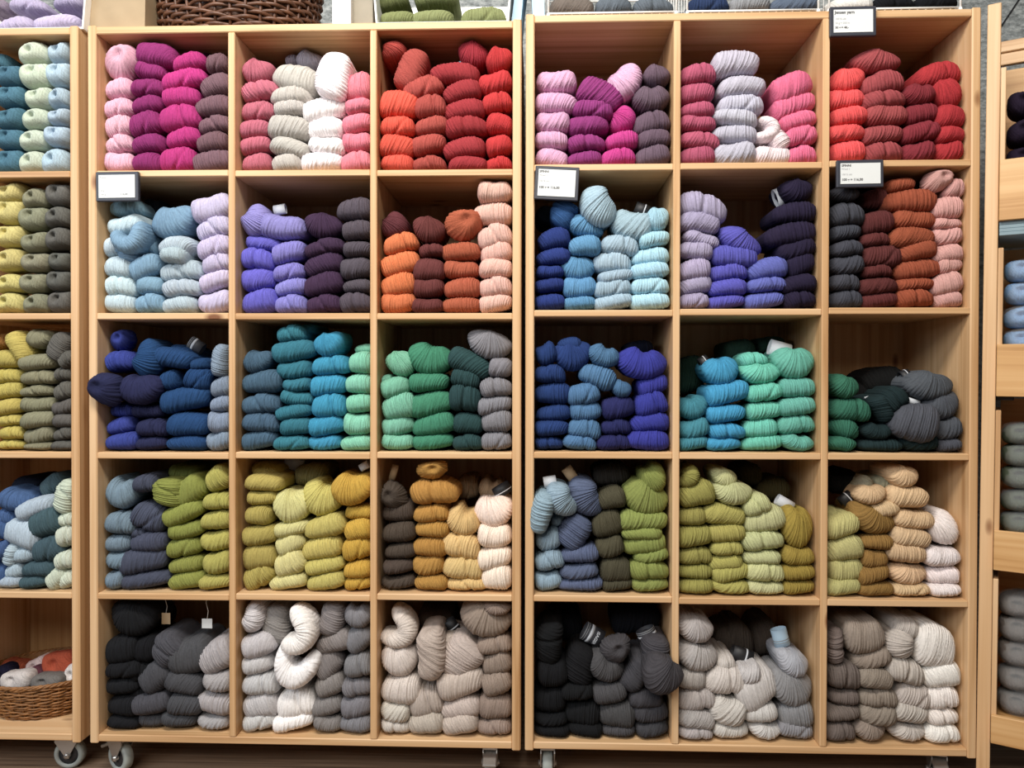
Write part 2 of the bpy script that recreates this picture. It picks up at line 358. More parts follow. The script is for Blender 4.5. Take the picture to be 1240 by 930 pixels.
def empty(name, loc, rz=0, label=None, cat=None, group=None):
    o = bpy.data.objects.new(name, None); o.empty_display_size = .02; COL.objects.link(o); o.location = loc; o.rotation_euler = (0, 0, rz)
    return tag(o, label, cat, group)
# ------------------------------------------------------------------ materials
def newmat(name):
    m = bpy.data.materials.new(name); m.use_nodes = True; nt = m.node_tree
    return m, nt, nt.nodes['Principled BSDF']
def N(nt, t, **kw):
    n = nt.nodes.new(t)
    for k, v in kw.items(): setattr(n, k, v)
    return n
def mapping(nt, src, scale):
    mp = N(nt, 'ShaderNodeMapping'); mp.inputs['Scale'].default_value = scale; nt.links.new(src, mp.inputs[0]); return mp.outputs[0]
def ramp(nt, fac, stops):
    r = N(nt, 'ShaderNodeValToRGB'); el = r.color_ramp.elements
    while len(el) < len(stops): el.new(.5)
    for e, (p, c) in zip(el, stops): e.position = p; e.color = (*c, 1)
    nt.links.new(fac, r.inputs[0]); return r.outputs[0]
def mixc(nt, fac, a, b, mode='MIX'):
    m = N(nt, 'ShaderNodeMix', data_type='RGBA', blend_type=mode)
    for s, v in ((0, fac), (6, a), (7, b)):
        if isinstance(v, bpy.types.NodeSocket): nt.links.new(v, m.inputs[s])
        else: m.inputs[s].default_value = v if s == 0 else (*v, 1)
    return m.outputs[2]
def bump(nt, h, bs, strength=.3, dist=.002):
    b = N(nt, 'ShaderNodeBump'); b.inputs['Strength'].default_value = strength; b.inputs['Distance'].default_value = dist
    nt.links.new(h, b.inputs['Height']); nt.links.new(b.outputs[0], bs.inputs['Normal'])
def plain(name, col, rough=.6, metal=0, noise=.06, nscale=30):
    m, nt, bs = newmat(name)
    tc = N(nt, 'ShaderNodeTexCoord'); no = N(nt, 'ShaderNodeTexNoise'); no.inputs['Scale'].default_value = nscale; no.inputs['Detail'].default_value = 4
    nt.links.new(tc.outputs['Object'], no.inputs['Vector'])
    c = lin(col)
    nt.links.new(ramp(nt, no.outputs['Fac'], [(.3, tuple(x*(1-noise) for x in c)), (.7, tuple(min(1, x*(1+noise)) for x in c))]), bs.inputs['Base Color'])
    bs.inputs['Roughness'].default_value = rough; bs.inputs['Metallic'].default_value = metal
    return m
def pine(name, axis, light='#dcb98f', mid='#cca477', dark='#b08558', knots=True):
    m, nt, bs = newmat(name)
    tc = N(nt, 'ShaderNodeTexCoord'); oi = N(nt, 'ShaderNodeObjectInfo')
    add = N(nt, 'ShaderNodeVectorMath', operation='ADD'); nt.links.new(tc.outputs['Object'], add.inputs[0])
    mul = N(nt, 'ShaderNodeMath', operation='MULTIPLY'); mul.inputs[1].default_value = 37.0; nt.links.new(oi.outputs['Random'], mul.inputs[0]); nt.links.new(mul.outputs[0], add.inputs[1])
    sc = [70, 70, 70]; sc[axis] = 1.6
    n1 = N(nt, 'ShaderNodeTexNoise'); n1.inputs['Scale'].default_value = 1; n1.inputs['Detail'].default_value = 5; n1.inputs['Distortion'].default_value = .6
    nt.links.new(mapping(nt, add.outputs[0], sc), n1.inputs['Vector'])
    sc2 = [14, 14, 14]; sc2[axis] = .9
    n2 = N(nt, 'ShaderNodeTexNoise'); n2.inputs['Scale'].default_value = 1; n2.inputs['Detail'].default_value = 2
    nt.links.new(mapping(nt, add.outputs[0], sc2), n2.inputs['Vector'])
    mx = N(nt, 'ShaderNodeMath', operation='ADD'); nt.links.new(n1.outputs['Fac'], mx.inputs[0]); nt.links.new(n2.outputs['Fac'], mx.inputs[1])
    hf = N(nt, 'ShaderNodeMath', operation='MULTIPLY'); hf.inputs[1].default_value = .5; nt.links.new(mx.outputs[0], hf.inputs[0])
    c = ramp(nt, hf.outputs[0], [(.34, lin(dark)), (.46, lin(mid)), (.62, lin(light))])
    if knots:
        sc3 = [7.5, 7.5, 7.5]; sc3[axis] = 3.2
        vo = N(nt, 'ShaderNodeTexVoronoi'); vo.inputs['Scale'].default_value = 1
        nt.links.new(mapping(nt, add.outputs[0], sc3), vo.inputs['Vector'])
        kf = ramp(nt, vo.outputs['Distance'], [(.04, (1, 1, 1)), (.085, (0, 0, 0))])
        c = mixc(nt, kf, c, lin('#7a4a26'))
    nt.links.new(c, bs.inputs['Base Color']); bs.inputs['Roughness'].default_value = .5
    bump(nt, n1.outputs['Fac'], bs, .12, .001)
    return m
def yarn(name, stuff=False):
    m, nt, bs = newmat(name)
    if stuff:
        a = N(nt, 'ShaderNodeAttribute'); a.attribute_name = 'dye'; base = a.outputs['Color']
    else:
        base = N(nt, 'ShaderNodeObjectInfo').outputs['Color']
    uv = N(nt, 'ShaderNodeUVMap'); uv.uv_map = 'strand'
    n1 = N(nt, 'ShaderNodeTexNoise'); n1.inputs['Scale'].default_value = 1; n1.inputs['Detail'].default_value = 3; n1.inputs['Roughness'].default_value = .6
    nt.links.new(mapping(nt, uv.outputs[0], (17, .9, 1)), n1.inputs['Vector'])
    n2 = N(nt, 'ShaderNodeTexNoise'); n2.inputs['Scale'].default_value = 1; n2.inputs['Detail'].default_value = 2
    nt.links.new(mapping(nt, uv.outputs[0], (9, 9, 1)), n2.inputs['Vector'])
    g = ramp(nt, n1.outputs['Fac'], [(.3, (.74, .74, .74)), (.5, (1, 1, 1)), (.7, (1.14, 1.14, 1.14))])
    c = mixc(nt, 1.0, base, g, 'MULTIPLY')
    g2 = ramp(nt, n2.outputs['Fac'], [(.3, (.9, .9, .9)), (.7, (1.08, 1.08, 1.08))])
    c = mixc(nt, 1.0, c, g2, 'MULTIPLY')
    nt.links.new(c, bs.inputs['Base Color']); bs.inputs['Roughness'].default_value = .92
    bs.inputs['Specular IOR Level'].default_value = .15
    bump(nt, n1.outputs['Fac'], bs, .8, .003)
    return m
M = {}
M['pv'] = pine('pine_upright', 2); M['ph'] = pine('pine_board', 0); M['pb'] = pine('pine_back', 2, '#cfa677', '#bd9161', '#a57848')
M['tray'] = pine('pine_tray', 0, '#d9b07c', '#c99c66', '#ae7f4a')
M['yarn'] = yarn('wool'); M['yarns'] = yarn('wool_mixed', True)
M['steel'] = plain('zinc_steel', '#b9b6b2', .35, .85); M['wheel'] = plain('grey_rubber', '#9aa09c', .55); M['hub'] = plain('black_plastic', '#26262a', .5)
M['dark'] = plain('slate_plastic', '#34363f', .45); M['card'] = plain('white_card', '#d9dcdb', .6, noise=.015); M['ink'] = plain('black_ink', '#2a2a2c', .7); M['greyink'] = plain('grey_ink', '#8d8f92', .7)
M['band_dark'] = plain('charcoal_paper', '#33343a', .6); M['band_black'] = plain('black_paper', '#18181b', .55); M['band_white'] = plain('white_paper', '#c4c8ce', .6, noise=.02)
M['band_kraft'] = plain('tan_paper', '#b49a78', .7); M['band_blue'] = plain('pale_blue_paper', '#b4d0e4', .6)
M['kraft'] = plain('kraft_paper', '#a08c6f', .75, nscale=9, noise=.1); M['white'] = plain('white_enamel', '#f2f1ee', .4, noise=.015)
M['shaded_card'] = plain('shaded_side_card', '#8a8272', .7); M['blue_paper'] = plain('blue_paper', '#a9c8dc', .7); M['string'] = plain('cotton_string', '#d8d4cc', .8)
M['wick_dark'] = plain('dark_willow', '#5a3a28', .45, noise=.35, nscale=60); M['wick_gold'] = plain('golden_willow', '#8a5e34', .5, noise=.35, nscale=70)
M['black'] = plain('black_cable', '#15161a', .6)
def plastic():
    m, nt, bs = newmat('clear_wrap'); bs.inputs['Roughness'].default_value = .12; bs.inputs['Alpha'].default_value = .16
    bs.inputs['Base Color'].default_value = (.9, .93, .95, 1)
    no = N(nt, 'ShaderNodeTexNoise'); no.inputs['Scale'].default_value = 45; no.inputs['Detail'].default_value = 3; bump(nt, no.outputs['Fac'], bs, .8, .004)
    return m
M['wrap'] = plastic()
def stone():
    m, nt, bs = newmat('grey_stone'); tc = N(nt, 'ShaderNodeTexCoord')
    n1 = N(nt, 'ShaderNodeTexNoise'); n1.inputs['Scale'].default_value = 55; n1.inputs['Detail'].default_value = 8; n1.inputs['Roughness'].default_value = .7
    nt.links.new(mapping(nt, tc.outputs['Object'], (1, 1, 2.2)), n1.inputs['Vector'])
    nt.links.new(ramp(nt, n1.outputs['Fac'], [(.33, lin('#5c605f')), (.5, lin('#8f9494')), (.7, lin('#bfc2c0'))]), bs.inputs['Base Color'])
    bs.inputs['Roughness'].default_value = .9; bump(nt, n1.outputs['Fac'], bs, .9, .006); return m
M['stone'] = stone()
def floorm():
    m, nt, bs = newmat('dark_floor'); tc = N(nt, 'ShaderNodeTexCoord')
    n1 = N(nt, 'ShaderNodeTexNoise'); n1.inputs['Scale'].default_value = 1; n1.inputs['Detail'].default_value = 6
    nt.links.new(mapping(nt, tc.outputs['Object'], (3, 90, 1)), n1.inputs['Vector'])
    nt.links.new(ramp(nt, n1.outputs['Fac'], [(.3, lin('#6a5646')), (.55, lin('#8f7863')), (.75, lin('#a8927c'))]), bs.inputs['Base Color'])
    bs.inputs['Roughness'].default_value = .55; bump(nt, n1.outputs['Fac'], bs, .2, .002); return m
M['floor'] = floorm()
# ------------------------------------------------------------------ yarn shapes
HB, YB = .045, .15          # reference height and depth of a hank body
def knot_mesh(name, seed):
    """hank end turned to the front: strands fan out of a dimple and swirl round the ball"""
    rnd = np.random.RandomState(seed); NT, NPs = 30, 132
    th = np.linspace(0.02, math.pi-.02, NT); ps = np.linspace(0, 2*math.pi, NPs, endpoint=False)
    TH, PS = np.meshgrid(th, ps, indexing='ij'); K = 30
    sw = rnd.uniform(.5, .9)*rnd.choice([-1, 1])
    u = PS + sw*np.sin(TH) + .12*np.sin(3*PS+rnd.uniform(0, 6))
    wd = rnd.uniform(.6, 1.5, K); bd = np.concatenate([[0], np.cumsum(wd)]); bd = bd/bd[-1]*2*math.pi; dep = rnd.uniform(.4, 1.4, K)
    um = np.mod(u, 2*math.pi); i = np.clip(np.searchsorted(bd, um.ravel())-1, 0, K-1).reshape(um.shape)
    s = (um-bd[i])/(bd[i+1]-bd[i]); ridge = np.sqrt(np.clip(1-(2*s-1)**2, 0, 1))*dep[i]
    fold = .10*np.sin(2*u+rnd.uniform(0, 6))+.06*np.sin(3*u+rnd.uniform(0, 6))
    r = (1+fold*np.sin(TH)**2)*(1+.085*(ridge-.8)*np.minimum(1, np.sin(TH)*1.6))
    sx, sz = r*np.sin(TH), r*np.sin(TH)
    off = np.clip(np.cos(TH), 0, 1)**2
    x = np.sign(np.cos(PS))*np.abs(np.cos(PS))**.88*sx + .16*off; z = np.sign(np.sin(PS))*np.abs(np.sin(PS))**.88*sz + .30*off
    y = -np.cos(TH)*1.0 + .30*np.exp(-(TH/.30)**2)
    for A in (x, z): A -= (A.max()+A.min())/2; A /= (A.max()-A.min())
    y = (y-y.min())/(y.max()-y.min())
    vs = np.stack([x, y, z], -1).reshape(-1, 3); n = NPs; a = np.arange(NT-1)[:, None]; b = np.arange(n)[None, :]
    q = np.stack([a*n+b, a*n+(b+1) % n, (a+1)*n+(b+1) % n, (a+1)*n+b], -1).reshape(-1, 4)
    me = bpy.data.meshes.new(name); fs = q.tolist(); me.from_pydata(vs.tolist(), [], fs)
    me.polygons.foreach_set('use_smooth', [True]*len(fs))
    uu = np.stack([u[:-1], np.roll(u, -1, 1)[:-1], np.roll(u, -1, 1)[1:], u[1:]], -1); uu[:, -1, 1:3] += 2*math.pi
    vv = np.stack([TH[:-1], TH[:-1], TH[1:], TH[1:]], -1)
    uv = np.stack([uu.reshape(-1)*.8, vv.reshape(-1)], -1)
    me.uv_layers.new(name='strand').data.foreach_set('uv', uv.astype(np.float32).ravel()); me.materials.append(M['yarn']); me.update()
    p = me.polygons[len(q)//2]
    if p.normal.dot(p.center-Vector((0, .5, 0))) < 0: me.flip_normals()
    return me
def yarn_mesh(name, kind, seed):
    """closed bun of strands wound round the x axis; returns unit-box mesh (x,z in +-.5, y in 0..1)"""
    rnd = np.random.RandomState(seed)
    NT, NP = (96 if kind in 'bo' else 120, 26)
    theta = {'b': rnd.uniform(-.25, .5), 'n': rnd.uniform(1.7, 2.5), 'c': rnd.uniform(3.0, 3.7), 'r': 5.3, 'o': 0}[kind]
    W = .085; H = {'b': .045, 'n': .05, 'c': .042, 'r': .045, 'o': .066}[kind]
    if kind == 'n': W = .105
    if kind == 'c': W = .15
    if kind == 'r': W = .17
    yl = {'b': .15, 'n': .13, 'c': .09, 'r': .08, 'o': .10}[kind]
    cap = min(.032, yl*.35) if kind != 'o' else .036
    K = {'b': 16, 'n': 20, 'c': 26, 'r': 34, 'o': 15}[kind]
    # strand borders
    wd = rnd.uniform(.6, 1.5, K+8); bd = np.cumsum(wd); bd = (bd-bd[4])/(bd[K+4]-bd[4])*2-1
    dep = rnd.uniform(.5, 1.3, K+8)
    slant = rnd.uniform(-.36, .36) if kind == 'b' else rnd.uniform(-.12, .12)
    t = np.linspace(-1, 1, NT); t = np.sign(t)*(1-(1-np.abs(t))**1.25) if kind != 'o' else t
    # phi: 0 = front, pi/2 = top; denser at the front
    ph = np.concatenate([np.linspace(-math.pi/2, math.pi/2, 18, endpoint=False), np.linspace(math.pi/2, 1.5*math.pi, NP-18, endpoint=False)])
    T, PH = np.meshgrid(t, ph, indexing='ij')
    f1, f2, p1, p2 = rnd.uniform(1.5, 3), rnd.uniform(3, 5), rnd.uniform(0, 6), rnd.uniform(0, 6)
    pe = {'b': 3.9, 'n': 2.5, 'c': 2.8, 'r': 3.2, 'o': 2.6}[kind]
    rad = np.clip(1-np.abs(T)**pe, 0, 1)**(1/2.3)
    rad = rad*(1+.05*np.sin(f1*T+p1)+.03*np.sin(f2*T+p2))
    tp = rnd.uniform(-.12, .12); rad = rad*(1+tp*T)
    te = T + slant*np.sin(PH) + .05*np.sin(2*PH+p1)
    if kind == 'o': te = T + .75*np.sin(PH+.4)*np.cos(T)
    i = np.clip(np.searchsorted(bd, te.ravel())-1, 0, K+6).reshape(te.shape)
    s = (te-bd[i])/np.maximum(bd[i+1]-bd[i], 1e-4)
    ridge = np.sqrt(np.clip(1-(2*s-1)**2, 0, 1))*dep[i]
    rad = rad*(1+(.105 if kind == 'b' else .095)*(ridge-.9)) if kind != 'o' else rad*(1+.06*(ridge-.9))
    # crease where the two plies of the hank cross
    if kind == 'b' and seed % 4 == 0:
        k = rnd.uniform(-.6, .6); c0 = rnd.uniform(-.35, .35)
        rad = rad*(1-.15*np.exp(-((T-c0-k*np.sin(PH))/.10)**2))
    cz, cy = np.sin(PH), -np.cos(PH)
    z = rad*cz*H/2
    z = np.sign(z)*np.abs(z/(H/2))**.8*(H/2)
    front = cy < 0
    y = np.where(front, cap*(1-np.minimum(rad, 1.15)*np.abs(cy)), (yl-cap)+cap*rad*cy)
    x = T*W/2 + (rnd.uniform(-.16, .16)*W if kind == 'n' else 0)
    z = z + H*.06*np.sin(f1*T+p2)
    if kind == 'b': x = x + rnd.uniform(-.14, .14)*z
    if kind == 'o':
        hx, hz = -.18*W/2, .12*H
        d2 = ((x-hx)/(.011))**2+((z-hz)/(.008))**2
        y = np.where(front, y+.022*np.exp(-d2), y)
    if abs(theta) > .02:
        R = W*.80/theta
        rr = R - z
        lim = .12*H
        rr2 = np.where(R > 0, np.maximum(rr, lim), rr)
        a = x/R*.80
        x, z = rr2*np.sin(a), R - rr2*np.cos(a)
        if kind in 'ncr':   # the far ends tuck back a little
            y = y + .012*(np.abs(T)**2)
    for A in (x, z):
        A -= (A.max()+A.min())/2; A /= (A.max()-A.min())
    y = (y-y.min())/(y.max()-y.min())
    vs = np.stack([x, y, z], -1).reshape(-1, 3)
    n = len(ph); a = np.arange(NT-1)[:, None]; b = np.arange(n)[None, :]
    q = np.stack([a*n+b, a*n+(b+1) % n, (a+1)*n+(b+1) % n, (a+1)*n+b], -1).reshape(-1, 4)
    me = bpy.data.meshes.new(name); me.from_pydata(vs.tolist(), [], q.tolist())
    me.polygons.foreach_set('use_smooth', [True]*len(q))
    uvl = me.uv_layers.new(name='strand')
    pu = te.reshape(-1); pv = np.repeat(ph[None, :], NT, 0)
    uv = np.stack([pu[q].ravel(), 0*pu[q].ravel()], -1)
    pvq = np.stack([pv[np.arange(NT-1)][:, :, None].repeat(4, 2)], 0)[0]  # (NT-1,n,4)
    step = np.empty((n,)); step[:-1] = ph[1:]; step[-1] = ph[0]+2*math.pi
    pvq = pvq.copy(); pvq[:, :, 1] = step[None, :]; pvq[:, :, 2] = step[None, :]
    uv[:, 1] = pvq.reshape(-1)
    uvl.data.foreach_set('uv', uv.astype(np.float32).ravel())
    me.materials.append(M['yarn']); me.update()
    # outward normals check
    me.flip_normals() if me.polygons[len(q)//2].normal.dot(me.polygons[len(q)//2].center-Vector((0, .5, 0))) < 0 else None
    return me
VAR = {'b': [yarn_mesh('skein_shape', 'b', s) for s in range(14)], 'n': [yarn_mesh('curled_skein_shape', 'n', 40+s) for s in range(6)],
       'c': [yarn_mesh('folded_skein_shape', 'c', 60+s) for s in range(3)], 'r': [knot_mesh('knotted_skein_shape', 80+s) for s in range(3)],
       'o': [yarn_mesh('ball_shape', 'o', 90+s) for s in range(5)]}
YDEP = {'b': .16, 'n': .14, 'c': .09, 'r': .08, 'o': .11}
# ------------------------------------------------------------------ room
fl = MB(); fl.box(-3.5, 3.5, -4, .62, -.05, 0); tag(fl.build('floor', M['floor']), kind='structure')
wl = MB(); wl.box(-3.5, 3.5, .50, .62, 0, 2.7); tag(wl.build('wall_back', M['stone']), kind='structure')
jt = MB()
p0, p1 = at(1236, -4, .5), at(1196, 56, .5); d = (p1-p0).normalized(); q = Vector((d.z, 0, -d.x))*.0016
jt.add([p0+q+Vector((0,-.003,0)), p0-q+Vector((0,-.003,0)), p1-q+Vector((0,-.003,0)), p1+q+Vector((0,-.003,0)), p0+q, p0-q, p1-q, p1+q], [(0,1,2,3),(0,4,5,1),(1,5,6,2),(2,6,7,3),(3,7,4,0)])
tag(jt.build('trim_1', M['black']), kind='structure')
# ------------------------------------------------------------------ bookcases
TB = .0147
ZU = {'A': dict(t=.7783, s1=.4523, s2=.1298, s3=-.1852, s4=-.5061, b=-.8355), 'B': dict(t=.7894, s1=.4615, s2=.1377, s3=-.1815, s4=-.5036, b=-.8344)}
ZU['D'] = dict(ZU['A'])
XI = {'A': [-1.0069, -.6951, -.372, -.0593], 'B': [-.0106, .305, .6308, .944]}
XI['D'] = [at(84.7, 300, 0).x-.9476-.002, at(84.7, 300, 0).x-.9476+.3118, at(84.7, 300, 0).x-.3127-.002, at(84.7, 300, 0).x]
# how far each shelf hangs out of level, metres per column
SAG = {('A', 's1'): (.0018, .0002, -.0018), ('A', 's2'): (.0006, -.0004, -.0008), ('A', 's3'): (-.0018, 0, .0018), ('A', 's4'): (-.0026, -.0006, .0028), ('A', 'b'): (0, 0, 0), ('A', 't'): (0, 0, 0),
       ('B', 's1'): (-.0018, -.001, .0018), ('B', 's2'): (-.0022, -.0002, .002), ('B', 's3'): (0, 0, 0), ('B', 's4'): (.001, -.0012, -.0012)}
DEP, TH, TD = .32, .0195, .0155
CELL = {}      # (unit, col, row) -> (x0, x1, z floor, z ceiling)
def caster(parent, x, y, ztop, ang, brake):
    Mx = Matrix.Translation((x, y, 0)) @ Matrix.Rotation(ang, 4, 'Z')
    c = MB(); R, zc = .034, .034
    c.box(-.028, .028, -.028, .028, ztop-.004, ztop, .001, Mx)
    c.lathe([(.017, ztop-.004), (.02, ztop-.008), (.018, ztop-.014), (.001, ztop-.014)], 20, Mx)
    for s in (-1, 1):
        y0 = s*.0155
        c.prism([(-.026, ztop-.012), (.022, ztop-.012), (.022, ztop-.022), (.006, zc+.004), (.003, zc-.007), (-.006, zc-.007), (-.009, zc+.002), (-.03, ztop-.022)], y0-.0013, y0+.0013, Mx)
    c.box(-.027, .022, -.016, .016, ztop-.016, ztop-.012, 0, Mx)
    c.lathe([(.001, -.021), (.006, -.021), (.006, .021), (.001, .021)], 14, Mx @ Matrix.Translation((-.001, 0, zc)) @ Matrix.Rotation(math.pi/2, 4, 'X'))
    o = c.build('caster', M['steel'], parent)
    w = MB(); Wm = Mx @ Matrix.Translation((-.001, 0, zc)) @ Matrix.Rotation(math.pi/2, 4, 'X')
    w.lathe([(.023, -.0115), (.030, -.0115), (R, -.008), (R, .008), (.030, .0115), (.023, .0115)], 36, Wm, True)
    w.build('wheel', M['wheel'], o)
    h = MB(); h.lathe([(.006, -.0095), (.0235, -.0085), (.0235, .0085), (.006, .0095)], 30, Wm, True); h.build('wheel_hub', M['hub'], o)
    if brake:
        b = MB(); b.box(-.058, -.018, -.016, .016, -.004, .004, .002, Mx @ Matrix.Translation((0, 0, ztop-.024)) @ Matrix.Translation((-.02, 0, 0)) @ Matrix.Rotation(-.45, 4, 'Y') @ Matrix.Translation((.02, 0, 0)))
        b.build('brake_pedal', M['steel'], o)
def bookcase(u, label, casters):
    z = {k: v+CAMZ for k, v in ZU[u].items()}; X = XI[u]
    top = z['t']+.0168
    root = empty('bookcase', ((X[0]+X[3])/2, 0, 0), 0, label, 'bookcase', 'pine bookcases of yarn')
    ox = root.location.x
    def part(name, mat, *boxes):
        m = MB()
        for b in boxes: m.box(b[0]-ox, b[1]-ox, *b[2:])
        return m.build(name, mat, root)
    part('side_panel', M['pv'], (X[0]-TH, X[0], 0, DEP, z['b']-.004, top+.003, .0025))
    part('side_panel', M['pv'], (X[3], X[3]+TH, 0, DEP, z['b']-.004, top+.003, .0025))
    part('top_board', M['ph'], (X[0], X[3], .001, DEP, z['t'], top, .002))
    part('bottom_board', M['ph'], (X[0], X[3], .001, DEP, z['b'], z['b']+.0165, .002))
    part('back_panel', M['pb'], (X[0], X[3], DEP-.008, DEP, z['b']+.0165, z['t'], 0))
    for x in X[1:3]: part('divider', M['pv'], (x-TD/2, x+TD/2, .0005, DEP-.008, z['b']+.0165, z['t'], .0018))
    rows = ['t', 's1', 's2', 's3', 's4', 'b']
    for c in range(3):
        x0 = X[c]+(TD/2 if c else 0); x1 = X[c+1]-(TD/2 if c < 2 else 0)
        for r in range(5):
            sg = lambda k: SAG.get((u if u != 'D' else 'A', k), (0, 0, 0))[c if u != 'D' else 0]
            zf = z[rows[r+1]]+sg(rows[r+1])+(.0165 if r == 4 else TB); zc = z[rows[r]]+sg(rows[r])
            if r < 4: part('shelf', M['ph'], (x0, x1, .001, DEP-.008, zf-TB, zf, .0018))
            CELL[u, c+1, r+1] = (x0, x1, zf, zc)
    for cx, cy, an, br in casters: caster(root, cx-ox, cy, z['b'], an, br)
    return root
cxp = lambda px, Y: at(px, 915, Y).x
bookcase('D', 'pine bookcase cut off by the left edge, wicker basket in its bottom cubby', [(cxp(86, .06), .06, .1, False), (XI['D'][0]+.05, .06, 0, False), (cxp(86, .06), .26, .5, False), (XI['D'][0]+.05, .26, 0, False)])
bookcase('A', 'tall pine bookcase of yarn skeins, left of the centre gap', [(cxp(147, .05), .05, -.45, True), (cxp(594, .05), .055, math.pi/2, True), (XI['A'][0]+.06, .26, .4, False), (XI['A'][3]-.06, .26, .2, False)])
bookcase('B', 'tall pine bookcase of yarn skeins, right of the centre gap', [(cxp(663, .05), .055, math.pi/2, False), (cxp(1136, .05), .06, 1.35, True), (XI['B'][0]+.06, .26, .4, False), (XI['B'][3]-.06, .26, .2, False)])
# ------------------------------------------------------------------ yarn from the list
CROP = {}
for i, ox in enumerate((0, 260, 440)):
    for r, oy in enumerate((0, 200, 380, 550, 720)): CROP['A', i+1, r+1] = (ox, oy, 1240/280)
for i, ox in enumerate((630, 810)):
    for r, oy in enumerate((0, 200, 380, 550, 720)): CROP['B', i+1, r+1] = (ox, oy, 1240/280)
for r, oy in enumerate((0, 190, 370, 550, 735)): CROP['B', 3, r+1] = (980, oy, 1240/260)
for r, oy in enumerate((0, 200, 380, 550)): CROP['D', 3, r+1] = (0, oy, 1240/280)
ITEMS = []
cur = None; stack = None
for line in SPEC.strip().splitlines():
    if line[0] == '#':
        u = line[1]; c, r = line[2:].split(','); cur = (u, int(c), int(r)); sid = 0
    elif line[0] == '+':
        a = line[1:].split(','); ITEMS[-1]['bands'].append((*map(float, a[:5]), a[5]))
    else:
        head, body = line.split(':', 1)
        if head != '.':
            nm, hx = head.split('|'); stack = (cur, sid, nm, hx); sid += 1
        for e in body.split():
            a = e.split(',')
            ITEMS.append(dict(cell=cur, stack=stack[1], name=stack[2], hex=a[7] if len(a) > 7 else stack[3], cx=float(a[0]), cy=float(a[1]), w=float(a[2]), h=float(a[3]),
                              rot=float(a[4]) if len(a) > 4 else 0, var=a[5] if len(a) > 5 else 'b', dep=float(a[6]) if len(a) > 6 else None, bands=[]))
from collections import defaultdict
groups = defaultdict(list)
for it in ITEMS: groups[it['cell'], it['stack']].append(it)
ORD = ['', 'second', 'third', 'fourth', 'fifth', 'sixth', 'seventh', 'eighth', 'ninth', 'tenth']
for g in groups.values():
    n = len(g)
    for i, it in enumerate(sorted(g, key=lambda q: q['cy'])):
        it['n'] = n; it['last'] = i == n-1
        it['rank'] = 'lone' if n == 1 else 'topmost' if i == 0 else 'bottom' if i == n-1 else ORD[i]+' from top' if i <= (n-1)/2 else ORD[n-1-i]+' from bottom'
ROWN = ['top', 'second', 'third', 'fourth', 'bottom']; COLN = ['left', 'middle', 'right']
def place(it, rnd):
    u, c, r = it['cell']; ox, oy, sc = CROP[it['cell']]
    x0, x1, zf, zc = CELL[it['cell']]
    var = it['var']; rot = it['rot']
    if var == 'a': var, rot = 'n', rot+180
    dep = it['dep'] if it['dep'] is not None else rnd.uniform(.004, .014)
    Y = dep+.028
    p = at(ox+it['cx']/sc, oy+it['cy']/sc, Y); k = 1/(sc*ppm(Y))
    w, h = it['w']*k, it['h']*k
    if it['var'] == 'b' and not (it['dep'] or 0) >= .04: w, h = w*1.05, h*1.09
    upr = 45 < abs(rot) % 180 < 135
    ca, sa = abs(math.cos(math.radians(rot))), abs(math.sin(math.radians(rot)))
    if not upr: bw, bh = w, h                 # w,h are the seen box along the skein's own axes
    hx = math.sqrt((w/2*ca)**2+(h/2*sa)**2); hz = math.sqrt((w/2*sa)**2+(h/2*ca)**2)
    back = it['dep'] is not None and it['dep'] >= .04
    cx, cz = p.x, p.z
    over = it['dep'] is not None and it['dep'] < 0
    if not over:
        L, Rr, B, T = cx-hx, cx+hx, cz-hz, cz+hz
        # skeins against a wall reach back to it behind the upright's edge
        if u in 'AD' and Rr > x1-.012 and not upr: Rr = min(max(Rr, x1-.001), L+2*hx*1.4)
        if u == 'B' and L < x0+.012 and not upr and c > 1: L = max(min(L, x0+.001), Rr-2*hx*1.4)
        if it['last'] and not back and B-zf < .02: B = zf+.0005
        if L < x0+.001:
            L = x0+.001
        if Rr > x1-.001: Rr = x1-.001
        if B < zf+.0005: T = T+min(.004, zf-B); B = zf+.0005
        if T > zc-.001: T = zc-.001
        fx, fz = (Rr-L)/(2*hx), (T-B)/(2*hz)
        cx, cz = (L+Rr)/2, (B+T)/2
        if upr: w, h = w*fz, h*fx
        else: w, h = w*fx, h*fz
    yl = min(YDEP[var], DEP-.012-dep)
    Mx = Matrix.Translation((cx, dep, cz)) @ Matrix.Rotation(-math.radians(rot), 4, 'Y') @ Matrix.Diagonal((w, yl, h, 1))
    it['area'] = w*h*ppm(Y)**2*(.35 if back else 1)
    if it['cell'][0] == 'D': it['area'] *= min(1, max(.05, (it['cx']+it['w']/2)/it['w']))
    it['Y'] = Y
    return var, Mx, cx, cz
rnd = random.Random(3)
lastv = {}
NSK = sum(1 for it in ITEMS if it['var'] != 'o')
for it in ITEMS:
    it['pvar'], it['M'], it['X'], it['Z'] = place(it, rnd)
    pool = VAR[it['pvar']]; it['me'] = rnd.randrange(len(pool))
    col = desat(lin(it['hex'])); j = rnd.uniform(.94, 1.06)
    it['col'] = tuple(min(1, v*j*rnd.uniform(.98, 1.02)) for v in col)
    it['area'] += 1e6 if it['bands'] else 0
top = sorted([it for it in ITEMS if it['var'] != 'o'], key=lambda q: -q['area'])
NTOP = 300 - 19
solo = set(id(it) for it in top[:NTOP])
def cellname(cell):
    u, c, r = cell
    if u == 'D': return f"far-left bookcase's {ROWN[r-1]}-row cubby" if r < 5 else 'far-left'
    return f"{'left' if u == 'A' else 'right'} bookcase's {ROWN[r-1]}-row {COLN[c-1]} cubby"
